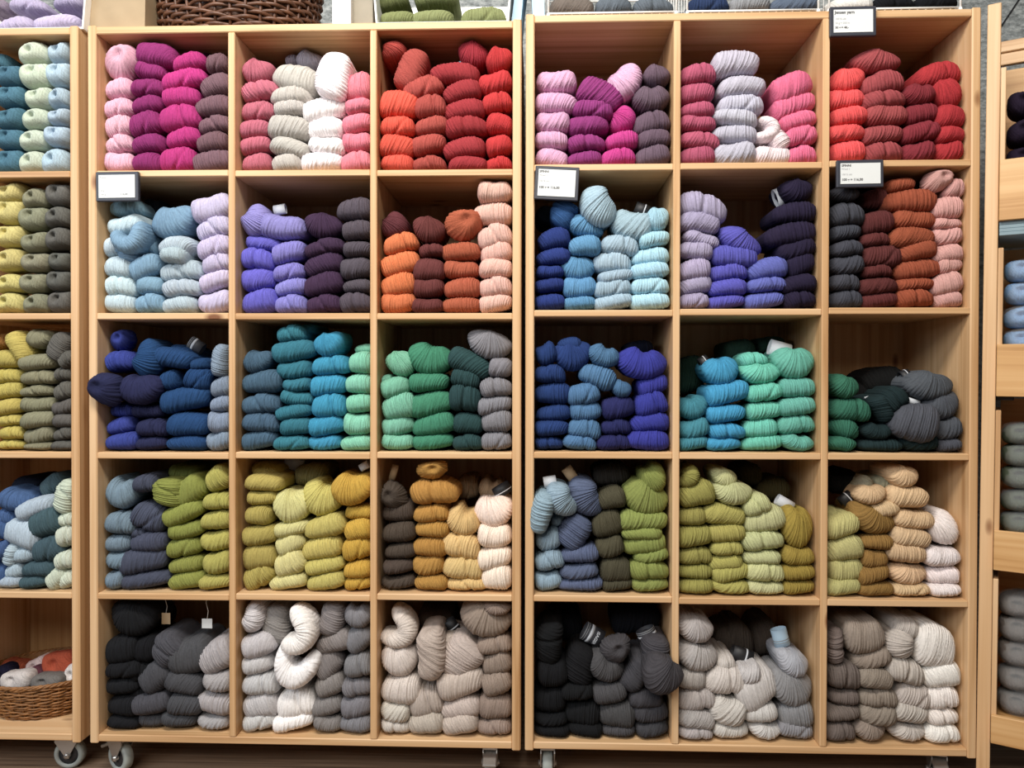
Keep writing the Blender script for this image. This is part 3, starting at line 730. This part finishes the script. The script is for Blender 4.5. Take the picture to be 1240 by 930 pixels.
def text_mesh(txt, size, bold=False):
    cu = bpy.data.curves.new('lettering', 'FONT'); cu.body = txt; cu.size = size; cu.offset = size*(.03 if bold else 0); cu.align_x = 'LEFT'; cu.resolution_u = 2
    o = bpy.data.objects.new('lettering', cu); COL.objects.link(o)
    dg = bpy.context.evaluated_depsgraph_get(); me = bpy.data.meshes.new_from_object(o.evaluated_get(dg))
    bpy.data.objects.remove(o); bpy.data.curves.remove(cu); return me
def sleeve(parent, it, band):
    cx, cy, L, W, rot, st = band
    ox, oy, sc = CROP[it['cell']]; Y = max(.02, it['Y']+.028)
    x0, x1, zf, zc = CELL[it['cell']]
    p = at(ox+cx/sc, oy+cy/sc, Y); k = 1/(sc*ppm(Y)); L, R = L*k*.85, W*k*.42
    ca, sa = abs(math.cos(math.radians(rot))), abs(math.sin(math.radians(rot)))
    hx, hz = L/2*ca+R*sa, L/2*sa+R*ca
    if it['dep'] is None or it['dep'] >= 0: p.x = min(max(p.x, x0+hx+.001), x1-hx-.001)
    p.z = min(max(p.z, zf+hz+.001), zc-hz-.001)
    # sleeve axis: local z of the lathe -> picture direction rot, leaning back a little
    T = Matrix.Translation(p+Vector((0, R*.6, 0))) @ Matrix.Rotation(-math.radians(rot), 4, 'Y') @ Matrix.Rotation(math.pi/2, 4, 'Y') @ Matrix.Diagonal((1, .75, 1, 1))
    n = 28
    m = MB(); m.lathe([(R, -L/2), (R*1.01, 0), (R, L/2), (R*.93, L/2), (R*.93, -L/2)], n, T, True)
    mat = {'d': 'band_dark', 'D': 'band_dark', 'k': 'band_black', 'w': 'band_white', 'y': 'band_kraft', 'l': 'band_blue'}[st]
    b = m.build('paper_band', M[mat]); b.parent = parent; b.matrix_parent_inverse = it['M'].inverted()
    tag(b, label={'d': 'dark paper band with a white stripe', 'D': 'dark paper band with white stripe and lettering', 'k': 'black paper band', 'w': 'white paper band', 'y': 'tan paper band', 'l': 'pale blue paper band'}[st])
    def ring(z0, z1, mt, rr=1.03):
        q = MB(); q.lathe([(R*rr, z0), (R*rr, z1), (R*.99, z1), (R*.99, z0)], n, T, True)
        o = q.build('stripe', M[mt]); o.parent = b
    if st in 'dD': ring(-.22*L, -.06*L, 'band_white'); ring(-.46*L, -.42*L, 'greyink'); ring(-.36*L, -.33*L, 'greyink')
    if st == 'k': ring(.12*L, .2*L, 'band_white')
    if st == 'l': ring(.1*L, .14*L, 'greyink'); ring(.24*L, .27*L, 'greyink')
    if st == 'D':
        me = text_mesh('ISAGER', L*.20, True)
        xs = [v.co.x for v in me.vertices]; tw = max(xs)
        inv = 1/(R*1.03)
        for v in me.vertices:   # wrap the word round the sleeve
            a = -math.pi/2+(v.co.x-tw/2)*inv*1.15; q = v.co.y
            v.co = T @ Vector((R*1.035*math.cos(a), R*1.035*math.sin(a), .10*L+(.0+q)*1.0))
        o = bpy.data.objects.new('lettering', me); COL.objects.link(o); me.materials.append(M['band_white']); o.parent = b
rest = []
GR = {'A': 'yarn skeins in the left bookcase', 'B': 'yarn skeins in the right bookcase', 'D': 'yarn skeins in the far-left bookcase'}
for it in ITEMS:
    ball = it['var'] == 'o'
    if not ball and id(it) not in solo: rest.append(it); continue
    me = VAR[it['pvar']][it['me']]
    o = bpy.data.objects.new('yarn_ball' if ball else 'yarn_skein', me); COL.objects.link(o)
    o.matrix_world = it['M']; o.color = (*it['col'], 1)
    shp = 'curled' if it['var'] in 'nca' else 'knotted' if it['var'] == 'r' else 'upright' if 45 < abs(it['rot']) % 180 < 135 else ''
    noun = 'yarn ball' if ball else ('skein' if shp else 'yarn skein')
    pos = 'alone' if it['rank'] == 'lone' else it['rank']+' of its stack'
    lab = f"{shp+' ' if shp else ''}{it['name']} {noun}, {pos}, {cellname(it['cell'])}"
    tag(o, lab, 'yarn ball' if ball else 'yarn', 'pull balls of yarn in the far-left bookcase' if ball else GR[it['cell'][0]])
    if it['bands']:
        for bd in it['bands']: sleeve(o, it, bd)
# all smaller or mostly hidden skeins
def merge(items):
    VV, QQ, UU, CC, off = [], [], [], [], 0
    cache = {}
    for it in items:
        me = VAR[it['pvar']][it['me']]
        if me.name not in cache:
            v = np.empty(len(me.vertices)*3, np.float32); me.vertices.foreach_get('co', v)
            q = np.empty(len(me.loops), np.int32); me.loops.foreach_get('vertex_index', q)
            uv = np.empty(len(me.loops)*2, np.float32); me.uv_layers['strand'].data.foreach_get('uv', uv)
            cache[me.name] = (v.reshape(-1, 3), q.reshape(-1, 4), uv)
        v, q, uv = cache[me.name]
        Mx = np.array(it['M'])
        VV.append(v @ Mx[:3, :3].T + Mx[:3, 3]); QQ.append(q+off); UU.append(uv); off += len(v)
        CC.append(np.tile(np.array([*it['col'], 1], np.float32), (len(v), 1)))
    V = np.concatenate(VV); Q = np.concatenate(QQ); U = np.concatenate(UU); C = np.concatenate(CC)
    me = bpy.data.meshes.new('yarn_skein'); me.vertices.add(len(V)); me.loops.add(Q.size); me.polygons.add(len(Q))
    me.vertices.foreach_set('co', V.astype(np.float32).ravel()); me.loops.foreach_set('vertex_index', Q.astype(np.int32).ravel())
    me.polygons.foreach_set('loop_start', np.arange(0, Q.size, 4, dtype=np.int32)); me.polygons.foreach_set('loop_total', np.full(len(Q), 4, np.int32))
    me.polygons.foreach_set('use_smooth', np.ones(len(Q), bool)); me.update(calc_edges=True)
    me.uv_layers.new(name='strand').data.foreach_set('uv', U.ravel())
    a = me.color_attributes.new('dye', 'FLOAT_COLOR', 'POINT'); a.data.foreach_set('color', C.ravel())
    me.materials.append(M['yarns']); return me
if rest:
    o = bpy.data.objects.new('yarn_skein', merge(rest)); COL.objects.link(o)
    tag(o, 'all the smaller and half-hidden yarn skeins packed among the larger ones', 'yarn', kind='stuff')
print('skeins', NSK, 'solo', len(solo), 'rest', len(rest), 'balls', sum(1 for i in ITEMS if i['var'] == 'o'), 'threshold', top[min(NTOP, len(top))-1]['area'])
# ------------------------------------------------------------------ things on top of the bookcases
TOPZ = {u: ZU[u]['t']+CAMZ+.0168 for u in 'ABD'}
def crumple_box(mb, w, d, h, amp, seed, Mx, taper=0.0, n=12):
    rs = random.Random(seed); ph = [rs.uniform(0, 6) for _ in range(6)]
    def disp(p):
        x, y, z = p; k = 1+taper*(z/h)
        q = Vector((x*k, y*k, z))
        a = amp*(math.sin(x*55+z*30+ph[0])+math.sin(z*62-x*21+ph[1])+.6*math.sin(x*120+z*90+ph[2]))
        c = max(0, min(1, z/(.02)))
        return Mx @ (q+Vector((math.copysign(1, x)*a*.5, math.copysign(1, y)*a, 0))*c)
    def face(f):
        vs = [disp(f(i/n, j/n)) for i in range(n+1) for j in range(n+1)]
        mb.add(vs, [(i*(n+1)+j, i*(n+1)+j+1, (i+1)*(n+1)+j+1, (i+1)*(n+1)+j) for i in range(n) for j in range(n)], True)
    face(lambda a, b: (-w/2+w*a, -d/2, h*b)); face(lambda a, b: (w/2-w*a, d/2, h*b))
    face(lambda a, b: (-w/2, d/2-d*a, h*b)); face(lambda a, b: (w/2, -d/2+d*a, h*b))
    face(lambda a, b: (-w/2+w*a, -d/2+d*b, h)); face(lambda a, b: (-w/2+w*a, d/2-d*b, 0))
def panel_box(u, px0, px1, label):
    Y = .012; x0, x1 = at(px0, 25, Y).x, at(px1, 25, Y).x; z = TOPZ[u]; d, h, t = .24, .15, .004
    root = empty('storage_box', ((x0+x1)/2, Y, z), 0, label, 'box', 'white boxes on top of the bookcases'); w = (x1-x0)/2; sp = .012
    def slab(nm, f):
        m = MB(); f(m); m.build(nm, M['white'], root)
    slab('base', lambda m: m.box(-w, w, 0, d, 0, t, .001))
    slab('back_panel', lambda m: m.box(-w, w, d-t, d, t, h, .001))
    slab('side_panel', lambda m: m.prism([(w-t, t), (w, t), (w+sp, h), (w+sp-t, h)], 0, d))
    slab('side_panel', lambda m: m.prism([(-w, t), (-w+t, t), (-w-sp+t, h), (-w-sp, h)], 0, d))
    slab('front_lip', lambda m: m.box(-w+t, w-t, 0, t, t, .0055, .001))
    return root, z+t, Y
def wire_box(u, px0, px1, label):
    Y = .012; x0, x1 = at(px0, 12, Y).x, at(px1, 12, Y).x; z = TOPZ[u]; d, h, r = .24, .15, .0024
    root = empty('wire_basket', ((x0+x1)/2, Y, z), 0, label, 'basket', 'white wire baskets on top of the right bookcase'); w = (x1-x0)/2
    m = MB(); f = .008
    for zz in (f, h):
        m.tube([(-w, 0, zz), (w, 0, zz), (w, d, zz), (-w, d, zz)], r, 8, True)
    for x in (-w, w):
        for y in (0, d):
            m.tube([(x, y, f), (x, y, h)], r, 8)
    m.build('frame', M['white'], root)
    for x in (-w, w):
        for y in (0, d):
            k = MB(); k.lathe([(.0005, 0), (.004, .0005), (.0045, .004), (.003, .0085), (.0005, .009)], 12, Matrix.Translation((x, y, 0))); k.build('foot', M['white'], root)
    g = MB()
    for i in range(1, 16): g.tube([(-w+2*w*i/16, 0, f), (-w+2*w*i/16, d, f)], .0012, 6)
    for i in range(1, 7): g.tube([(-w, d*i/7, h), (-w, d*i/7, f), (w, d*i/7, f), (w, d*i/7, h)], .0012, 6)
    for i in range(1, 5): g.tube([(-w, d, f+(h-f)*i/5), (w, d, f+(h-f)*i/5)], .0012, 6)
    g.build('wire_mesh', M['white'], root)
    return root, z+f+r+.0006, Y
boxes = [(panel_box('D', -120, 101, 'white storage box of lilac skeins on top of the far-left bookcase'), (0, 0, 1240/280), .019,
          [('pale lilac yarn skein at front right in the white box, far-left bookcase top', 'c2b6d6', 312, 98, 250, 92, 5), ('pale lilac yarn skein at front middle in the white box, far-left bookcase top', 'bfb4d2', 95, 105, 195, 88, 5),
           ('pale lilac yarn skein lying on two others in the white box, far-left bookcase top', 'b4aac8', 165, 40, 215, 82, -6), ('pale lilac yarn skein in the back right corner of the white box, far-left bookcase top', 'a89fbe', 375, 22, 170, 80, 0),
           ('mauve yarn skein cut off by the photo edge, white box, far-left bookcase top', '9c8ea0', -20, 30, 130, 90, 0)]),
         (panel_box('A', 455, 616, 'white storage box of olive skeins on top of the left bookcase'), (440, 0, 1240/280), .019,
          [('left front olive yarn skein in the white box, left bookcase top', '868e58', 190, 62, 195, 92, 0), ('middle front olive yarn skein in the white box, left bookcase top', '8c9460', 375, 58, 225, 96, 0),
           ('rightmost olive yarn skein in the white box, left bookcase top', '8a925e', 645, 52, 245, 110, 0), ('upper left olive yarn skein behind others in the white box, left bookcase top', '6e7648', 150, 12, 190, 110, 10),
           ('upper middle olive yarn skein behind others in the white box, left bookcase top', '727a4c', 390, -8, 240, 110, 0)]),
         (wire_box('B', 664, 819, 'white wire basket holding brown and grey skeins, leftmost on the right bookcase'), (630, 0, 1240/280), .02,
          [('brown yarn skein in the leftmost wire basket, right bookcase top', '786e66', 275, 30, 240, 88, 0), ('first slate yarn skein beside the brown one, leftmost wire basket', '66707a', 500, 22, 195, 78, 0), ('second slate yarn skein, right end of the leftmost wire basket', '66707a', 712, 30, 215, 76, 0)]),
         (wire_box('B', 832, 991, 'white wire basket holding navy and grey skeins, middle of three'), (810, 0, 1240/280), .02,
          [('navy yarn skein in the middle wire basket, right bookcase top', '2e4268', 205, 22, 225, 80, 0), ('silver grey yarn skein in the middle wire basket, right bookcase top', '8e9094', 430, 16, 220, 74, 0), ('steel blue yarn skein in the middle wire basket, right bookcase top', '5e6c80', 670, 12, 262, 72, 0)]),
         (wire_box('B', 1004, 1163, 'white wire basket holding white and black skeins, rightmost of three'), (980, 0, 1240/260), .02,
          [('white yarn skein in the rightmost wire basket, right bookcase top', 'e2e0da', 225, 8, 265, 70, 0), ('black yarn skein beside the white one, rightmost wire basket', '1e2026', 480, 4, 240, 72, 0), ('black yarn skein at right end of the rightmost wire basket', '1c1e24', 725, -4, 240, 74, 0)])]
rnd = random.Random(11); nx = 0
for (root, zf, Yb), (ox, oy, sc), dd, lst in boxes:
    for lab, hx, cx, cy, w, h, rot in lst:
        back = cy < 45 and sc < 4.5 and ox < 600
        dep = Yb+(.045 if back else .008); Y = dep+.028
        p = at(ox+cx/sc, oy+cy/sc, Y); k = 1/(sc*ppm(Y)); w, h = w*k, h*k
        if root.name.startswith('wire'): h *= 1.35
        if not back: p.z = zf+h/2+abs(math.sin(math.radians(rot)))*w*.35
        o = bpy.data.objects.new('yarn_skein', VAR['b'][rnd.randrange(14)]); COL.objects.link(o)
        o.matrix_world = Matrix.Translation((p.x, dep, p.z)) @ Matrix.Rotation(-math.radians(rot), 4, 'Y') @ Matrix.Diagonal((w, .14, h, 1))
        o.color = (*desat(lin(hx)), 1); tag(o, lab, 'yarn', 'yarn skeins in containers on the bookcase tops'); nx += 1
print('extra skeins', nx)
# kraft bag, cartons, blue bags
def standing(name, mat, u, px0, px1, d, h, Y, label, cat, amp, seed, rz=0, tilt=0, taper=0.0):
    x0, x1 = at(px0, 20, Y).x, at(px1, 20, Y).x
    m = MB(); crumple_box(m, x1-x0, d, h, amp, seed, Matrix.Rotation(tilt, 4, 'Y'), taper)
    o = m.build(name, mat, None, ((x0+x1)/2, Y+d/2+.004, TOPZ[u]+abs(math.sin(tilt))*(x1-x0)/2+.0005)); o.rotation_euler = (0, 0, rz); return tag(o, label, cat)
standing('paper_bag', M['kraft'], 'A', 108, 174, .09, .2, .03, 'brown paper bag standing on the left end of the left bookcase', 'paper bag', .0016, 1, 0, 0, .12)
standing('carton', M['white'], 'A', 402, 424, .12, .2, .02, 'white carton standing right of the dark wicker basket', 'carton', .0002, 2)
standing('carton', M['shaded_card'], 'A', 425, 451, .12, .2, .035, 'shaded grey side of the white carton, beside the white storage box', 'carton', .0002, 3)  # stands for the white carton's shadowed side, shade put into its grey colour
standing('paper_bag', M['blue_paper'], 'A', 619, 630, .14, .2, .03, 'pale blue paper bag leaning beside the box of olive skeins', 'paper bag', .0006, 4, 0, .10)
standing('paper_bag', M['blue_paper'], 'B', 645, 660, .14, .2, .03, 'pale blue paper bag at the left end of the right bookcase', 'paper bag', .0006, 5, 0, -.04)
# ------------------------------------------------------------------ wicker baskets
def wicker(name, loc, rx0, ry0, rx1, ry1, h, mat, rows, stakes, tr, label, rim):
    root = empty(name, loc, 0, label, 'basket')
    R = lambda z: (rx0+(rx1-rx0)*(z/h)**.8, ry0+(ry1-ry0)*(z/h)**.8)
    w = MB(); rs = random.Random(5)
    for i in range(rows):
        z0 = tr+(h-2*tr)*i/(rows-1); pts = []; n = stakes*4
        for k in range(n):
            a = 2*math.pi*k/n; rx, ry = R(z0); s = tr*1.1*math.sin(stakes/2*a+math.pi*(i % 2))
            pts.append(((rx+s)*math.cos(a), (ry+s)*math.sin(a), z0+tr*.35*math.sin(a*3+i)*rs.uniform(.5, 1)+tr*.5*math.sin(stakes/4*a+i*2.1)))
        w.tube(pts, tr*rs.uniform(.8, 1.05), 7, True)
    for k in range(stakes):
        a = 2*math.pi*(k+.5)/stakes*1.0
        w.tube([(R(z)[0]*math.cos(a), R(z)[1]*math.sin(a), z) for z in (tr, h*.3, h*.6, h)], tr*.8, 6)
    w.build('woven_wall', mat, root)
    li = MB(); prof = [(R(z), z) for z in (.003, h*.3, h*.6, h)]; n = 48; vs = [((a[0]-tr*2.2)*math.cos(2*math.pi*k/n), (a[1]-tr*2.2)*math.sin(2*math.pi*k/n), z) for a, z in prof for k in range(n)]
    li.add(vs, [(i*n+k, i*n+(k+1) % n, (i+1)*n+(k+1) % n, (i+1)*n+k) for i in range(3) for k in range(n)], True); li.build('lining', mat, root)
    b = MB(); b.lathe([(.001, 0), (1, 0), (1, .004), (.001, .004)], 40, Matrix.Diagonal((rx0, ry0, 1, 1)), False); b.build('base', mat, root)
    r = MB()
    for j in range(3):
        pts = []
        for k in range(120):
            a = 2*math.pi*k/120; q = a*22+j*2*math.pi/3
            pts.append(((rx1+tr*math.cos(q))*math.cos(a), (ry1+tr*math.cos(q))*math.sin(a), h+tr*math.sin(q)))
        r.tube(pts, tr*.95*rim, 7, True)
    r.build('rim', mat, root)
    return root
c = at(289, 28, .16)
wicker('wicker_basket', (c.x, .162, TOPZ['A']+.0005), .178, .135, .20, .155, .16, M['wick_dark'], 17, 34, .0048, 'dark brown wicker basket on top of the left bookcase', 1)
DX0, DX1, DZF, DZC = CELL['D', 3, 5]
bx = DX1-.162
wicker('wicker_basket', (bx, .166, DZF+.0005), .112, .10, .148, .135, .088, M['wick_gold'], 20, 32, .0027, 'golden brown wicker basket of yarn balls, bottom cubby, far left', 1.1)
m = MB(); m.lathe([(.001, 0), (.09, 0), (.118, .045), (.001, .052)], 32, Matrix.Diagonal((1, .92, 1, 1)))
tag(m.build('yarn_scraps', plain('mixed_scraps', '#5a4a44', .9, noise=.3), None, (bx, .166, DZF+.006)), 'dark yarn scraps filling the bottom of the golden wicker basket', 'yarn', kind='stuff')
for nm, hx, cx, cy, w, h, rot, Y in [('pale grey yarn ball at front left of the golden basket', 'cfc8c4', 88, 462, 172, 112, 0, .075), ('dark grey yarn ball at the front of the golden basket', '7c7874', 255, 475, 175, 96, 0, .08),
                                  ('large orange yarn ball in the golden basket', 'c65a34', 322, 385, 185, 160, 10, .13), ('white yarn ball at the right rim of the golden basket', 'ece4de', 405, 425, 115, 130, 10, .11),
                                  ('blush white yarn ball behind the plum one, golden basket', 'ead0cc', 205, 390, 125, 115, 15, .15), ('small plum yarn ball in the middle of the golden basket', '7a4858', 188, 430, 100, 95, 0, .115),
                                  ('orange yarn ball at the back of the golden basket', 'c06038', 80, 395, 145, 95, -15, .17), ('navy yarn ball at the far left of the golden basket', '2c2c48', 22, 420, 105, 95, 0, .13)]:
    sc = 1240/280; p = at(cx/sc, 720+cy/sc, Y+.02); k = 1/(sc*ppm(Y+.02))
    o = bpy.data.objects.new('yarn_ball', VAR['o'][rnd.randrange(5)]); COL.objects.link(o)
    o.matrix_world = Matrix.Translation((p.x, Y, p.z)) @ Matrix.Rotation(-math.radians(rot), 4, 'Y') @ Matrix.Diagonal((w*k, .06, h*k, 1)); o.color = (*desat(lin(hx)), 1)
    tag(o, nm, 'yarn ball', 'yarn balls in the golden wicker basket')
# ------------------------------------------------------------------ price signs
def sign(corners, lines, label, tone):
    (ax, ay), (bx_, by), (cx, cy), (dx, dy) = corners   # tl tr br bl, outer
    Y = -.0105; P = [at(x, y, Y) for x, y in ((ax, ay), (bx_, by), (cx, cy), (dx, dy))]
    ctr = sum(P, Vector())/4; ux = ((P[1]-P[0])+(P[2]-P[3])); w = ux.length/2; ux.normalize(); uz = ((P[0]-P[3])+(P[1]-P[2])); h = uz.length/2
    rot = math.atan2(ux.z, ux.x)
    root = empty('price_sign', ctr, 0, label, 'sign', 'price signs clipped to shelf edges'); root.rotation_euler = (0, -rot, 0)
    m = MB(); m.box(-w/2, w/2, 0, .0095, -h/2, h/2, .0015); m.build('holder', M['dark'], root)
    e = .0075; cw, chh = w/2-e, h/2-e
    c = MB(); c.box(-cw, cw, -.0012, .0004, -chh, chh); card = c.build('card', M['card'], root)
    for tx, x, z, s, bold, mt in lines:
        me = text_mesh(tx, s, bold); o = bpy.data.objects.new('lettering', me); COL.objects.link(o); me.materials.append(M[mt]); o.parent = card
        o.location = (-cw+x, -.00145, chh-z); o.rotation_euler = (math.pi/2, 0, 0)
sign([(1003.5, 8), (1060, 7), (1062.5, 42.5), (1007, 44)], [('Jensen yarn', .002, .009, .0092, True, 'ink'), ('100 % uld', .003, .022, .0058, False, 'greyink'), ('50 g = 250 m', .003, .031, .0058, False, 'greyink'), ('50 g = 48,-', .003, .041, .0066, True, 'ink')],
     'dark framed price card above the top right cubby of the right bookcase', 0)
sign([(1011.5, 193.5), (1068, 193.5), (1072.5, 225.5), (1015.5, 227.5)], [('SPINNI', .002, .0075, .0068, True, 'ink'), ('Wool 1', .002, .0145, .0058, False, 'greyink'), ('100 % uld', .002, .0265, .0056, False, 'greyink'), ('100 g = 116,00', .002, .0385, .0076, True, 'ink')],
     'dark framed price card above the charcoal blue skeins, right bookcase', 0)
sign([(648, 200.5), (702, 202.5), (699.5, 243.5), (647, 240.5)], [('SPINNI', .002, .0075, .0068, True, 'ink'), ('Wool 1', .002, .0155, .0058, False, 'greyink'), ('100 % uld', .002, .028, .0056, False, 'greyink'), ('100 g = 116,00', .002, .0425, .0076, True, 'ink')],
     'dark framed price card at the left upright of the right bookcase', 0)
sign([(116.5, 208), (167, 207.5), (168, 243), (115, 244)], [('Tvinni', .003, .008, .006, False, 'greyink'), ('50 g', .004, .037, .0055, False, 'greyink'), ('100 g', .004, .046, .0055, False, 'greyink'), ('116,00', .05, .046, .0062, True, 'greyink')],
     'grey framed white price card at the left upright of the left bookcase', 0)
# ------------------------------------------------------------------ hanging tags
def hang_tag(px, py, w, h, Y, ytop, mat, label):
    p = at(px, py, Y); k = 1/ppm(Y)
    m = MB(); m.box(-w*k/2, w*k/2, -.0006, .0006, -h*k/2, h*k/2, .0004)
    o = m.build('hang_tag', M[mat], None, p); tag(o, label, 'tag')
    z1 = CELL['A', 1, 5][3]-p.z; s = MB()
    s.tube([(0, 0, h*k/2-.002), (.003, 0, h*k/2+(z1-h*k/2)*.3), (-.002, 0, h*k/2+(z1-h*k/2)*.65), (.001, 0, z1)], .0007, 6); s.build('string', M['string'], o)
hang_tag(250.7, 755, 13, 12, .05, 728, 'card', 'small white square tag hanging on a string above the smoke grey skeins')
hang_tag(201, 749, 11, 14, .07, 728, 'band_kraft', 'small tan tag hanging on a string beside the black skeins')
# ------------------------------------------------------------------ display rack at the right edge
AN = math.radians(30); TILT = .0075; OX = at(1181.5, 945, 0).x
RM = Matrix.Translation((OX, .0, 0)) @ Matrix.Rotation(-AN, 4, 'Z') @ Matrix.Rotation(TILT, 4, 'Y'); RI = RM.inverted()
def atc(px, py, yl=0):       # picture point on the plane of the rack's front, in rack coordinates
    a, b = RI @ CAM, RI @ at(px, py, 0); d = b-a
    return a+d*((yl-a.y)/d.y)
rack = empty('display_rack', (OX, 0, 0), -AN, 'pine display rack at the right edge holding a column of wooden trays', 'rack')
rack.rotation_euler = (0, TILT, -AN)
ztop = atc(1200, 5).z
def rp(nm, mat, *bx):
    m = MB(); m.box(*bx, .0015); return m.build(nm, mat, rack)
PW = .0255
rp('post', M['pv'], 0, PW, 0, .03, 0, ztop)
rp('post', M['pv'], .46, .46+PW, 0, .03, 0, ztop); rp('post', M['pv'], 0, PW, .22, .25, 0, ztop-.1); rp('post', M['pv'], .46, .46+PW, .22, .25, 0, ztop-.1)
zr = [atc(1225, y, .24).z for y in (49, 62, 64, 78)]
rp('back_rail', M['ph'], PW, .46, .235, .25, zr[1], zr[0]); rp('back_rail', M['ph'], PW, .46, .235, .25, zr[3], zr[2])
TR = [(82, 195, 268, 'dark purple yarn', '2e2238', 105, 190, 3, 'topmost'), (300, 417, 480, 'pale blue yarn', '7ca6d2', 312, 415, 4, 'second'), (497, 642, 690, 'grey green yarn', '58634f', 512, 640, 5, 'third'), (702, 866, 900, 'grey brown yarn', '6f665f', 722, 866, 5, 'lowest')]
ORDW = ['topmost', 'second', 'third', 'fourth', 'fifth']
for ti, (yt, yp, yb, nm, hx, b0, b1, nb, od) in enumerate(TR):
    zt, zp, zb = atc(1212, yt).z, atc(1212, yp).z, atc(1212, yb).z
    tr = empty('wooden_tray', RM @ Vector((.24, 0, zb)), -AN, f'{od} pine tray of the rack at the right edge, holding {nm}', 'tray', 'wooden trays in the rack at the right edge')
    tr.rotation_euler = (0, TILT, -AN)
    def tp(n, mat, x0, x1, y0, y1, z0, z1):
        m = MB(); m.box(x0-.24, x1-.24, y0, y1, z0-zb, z1-zb, .0012); m.build(n, mat, tr)
    X0, X1 = PW+.0008, .46-.0008
    tp('front_board', M['tray'], X0, X1, -.012, 0, zb, zp)
    tp('side_board', M['pv'], X0, X0+.010, .0, .21, zb, zt); tp('side_board', M['pv'], X1-.01, X1, .0, .21, zb, zt)
    zl = zp-.014
    tp('base', M['tray'], X0+.01, X1-.01, 0, .21, zl-.008, zl-.0005); tp('back_board', M['tray'], X0+.01, X1-.01, .202, .21, zl, zt+(.06 if ti == 0 else .022))
    for s in (0, 1):
        rp('runner', M['hub'], PW if s == 0 else .40, .06 if s == 0 else .46, .03, .21, zb-.009, zb-.0005)
    zh = atc(1225, b0, .02).z
    for cix in range(2):
        k = nb; hb = (zh-zl)/k
        if cix: k -= 1
        for i in range(k):
            w = .085
            Mo = RM @ Matrix.Translation((X0+.012+w/2+cix*(w+.001), .035, zl+hb*(i+.5))) @ Matrix.Diagonal((w, .10, hb*1.0, 1))
            o = bpy.data.objects.new('yarn_ball', VAR['o'][(i+cix) % 5]); COL.objects.link(o); o.matrix_world = Mo; o.color = (*desat(lin(hx)), 1)
            pos = 'topmost' if i == k-1 else 'bottom' if i == 0 else ORDW[k-1-i]+' from top'
            tag(o, f"{nm.replace(' yarn', '')} wrapped yarn ball, {pos} of {'left' if cix == 0 else 'right'} stack, {od} rack tray", 'yarn ball', 'plastic-wrapped yarn balls in the rack trays')
            if ti:
                wv = MB(); wv.lathe([(.001, -.5), (.3, -.47), (.47, -.36), (.53, -.1), (.53, .1), (.47, .36), (.3, .47), (.001, .5)], 18)
                ow = wv.build('plastic_wrap', M['wrap']); ow.parent = o; ow.matrix_local = Matrix.Translation((0, .46, 0)) @ Matrix.Diagonal((1.0, 1.08, 1.03, 1))
                tag(ow, 'clear plastic wrap')
lid = MB()
za, zb_ = atc(1212, 268.5).z, atc(1212, 286).z
for i in range(4): lid.box(PW+.002, .455, -.006+.002*i, .2, zb_+(za-zb_)*i/4+.0004, zb_+(za-zb_)*(i+1)/4, .0008)
o = lid.build('card_sheets', plain('blue_grey_card', '#7f949c', .6), rack); tag(o, 'stack of blue grey card sheets')
# ------------------------------------------------------------------ light
w = bpy.data.worlds.new('World'); scene.world = w; w.use_nodes = True
bg = w.node_tree.nodes['Background']; bg.inputs[0].default_value = (.95, .97, 1, 1); bg.inputs[1].default_value = .10
def area(name, loc, target, sx, sy, power, col):
    l = bpy.data.lights.new(name, 'AREA'); l.shape = 'RECTANGLE'; l.size = sx; l.size_y = sy; l.energy = power; l.color = col
    o = bpy.data.objects.new(name, l); COL.objects.link(o); o.location = loc
    o.rotation_euler = (Vector(target)-Vector(loc)).to_track_quat('-Z', 'Y').to_euler(); return o
area('ceiling_lamp', (-.35, -1.45, 2.75), (-.15, .1, 1.0), 1.6, .5, 72, (1, .95, .88))
area('ceiling_lamp', (-.9, -3.4, 2.7), (0, 0, .6), 2.4, 1.0, 58, (1, .95, .88))
area('window_light', (-2.6, -2.2, 2.0), (.4, .1, .95), 1.2, 1.4, 36, (.78, .88, 1))
# ------------------------------------------------------------------ camera
cd = bpy.data.cameras.new('Camera'); cd.sensor_width = 36; cd.lens = 36*FPX/1240; cd.clip_start = .02
co = bpy.data.objects.new('Camera', cd); COL.objects.link(co)
m4 = Matrix((RX, UP, -FW)).transposed().to_4x4(); m4.translation = CAM; co.matrix_world = m4; scene.camera = co
vs = scene.view_settings; vs.view_transform = 'Standard'; vs.look = 'None'; vs.gamma = 1; vs.use_curve_mapping = False; vs.exposure = 0.0
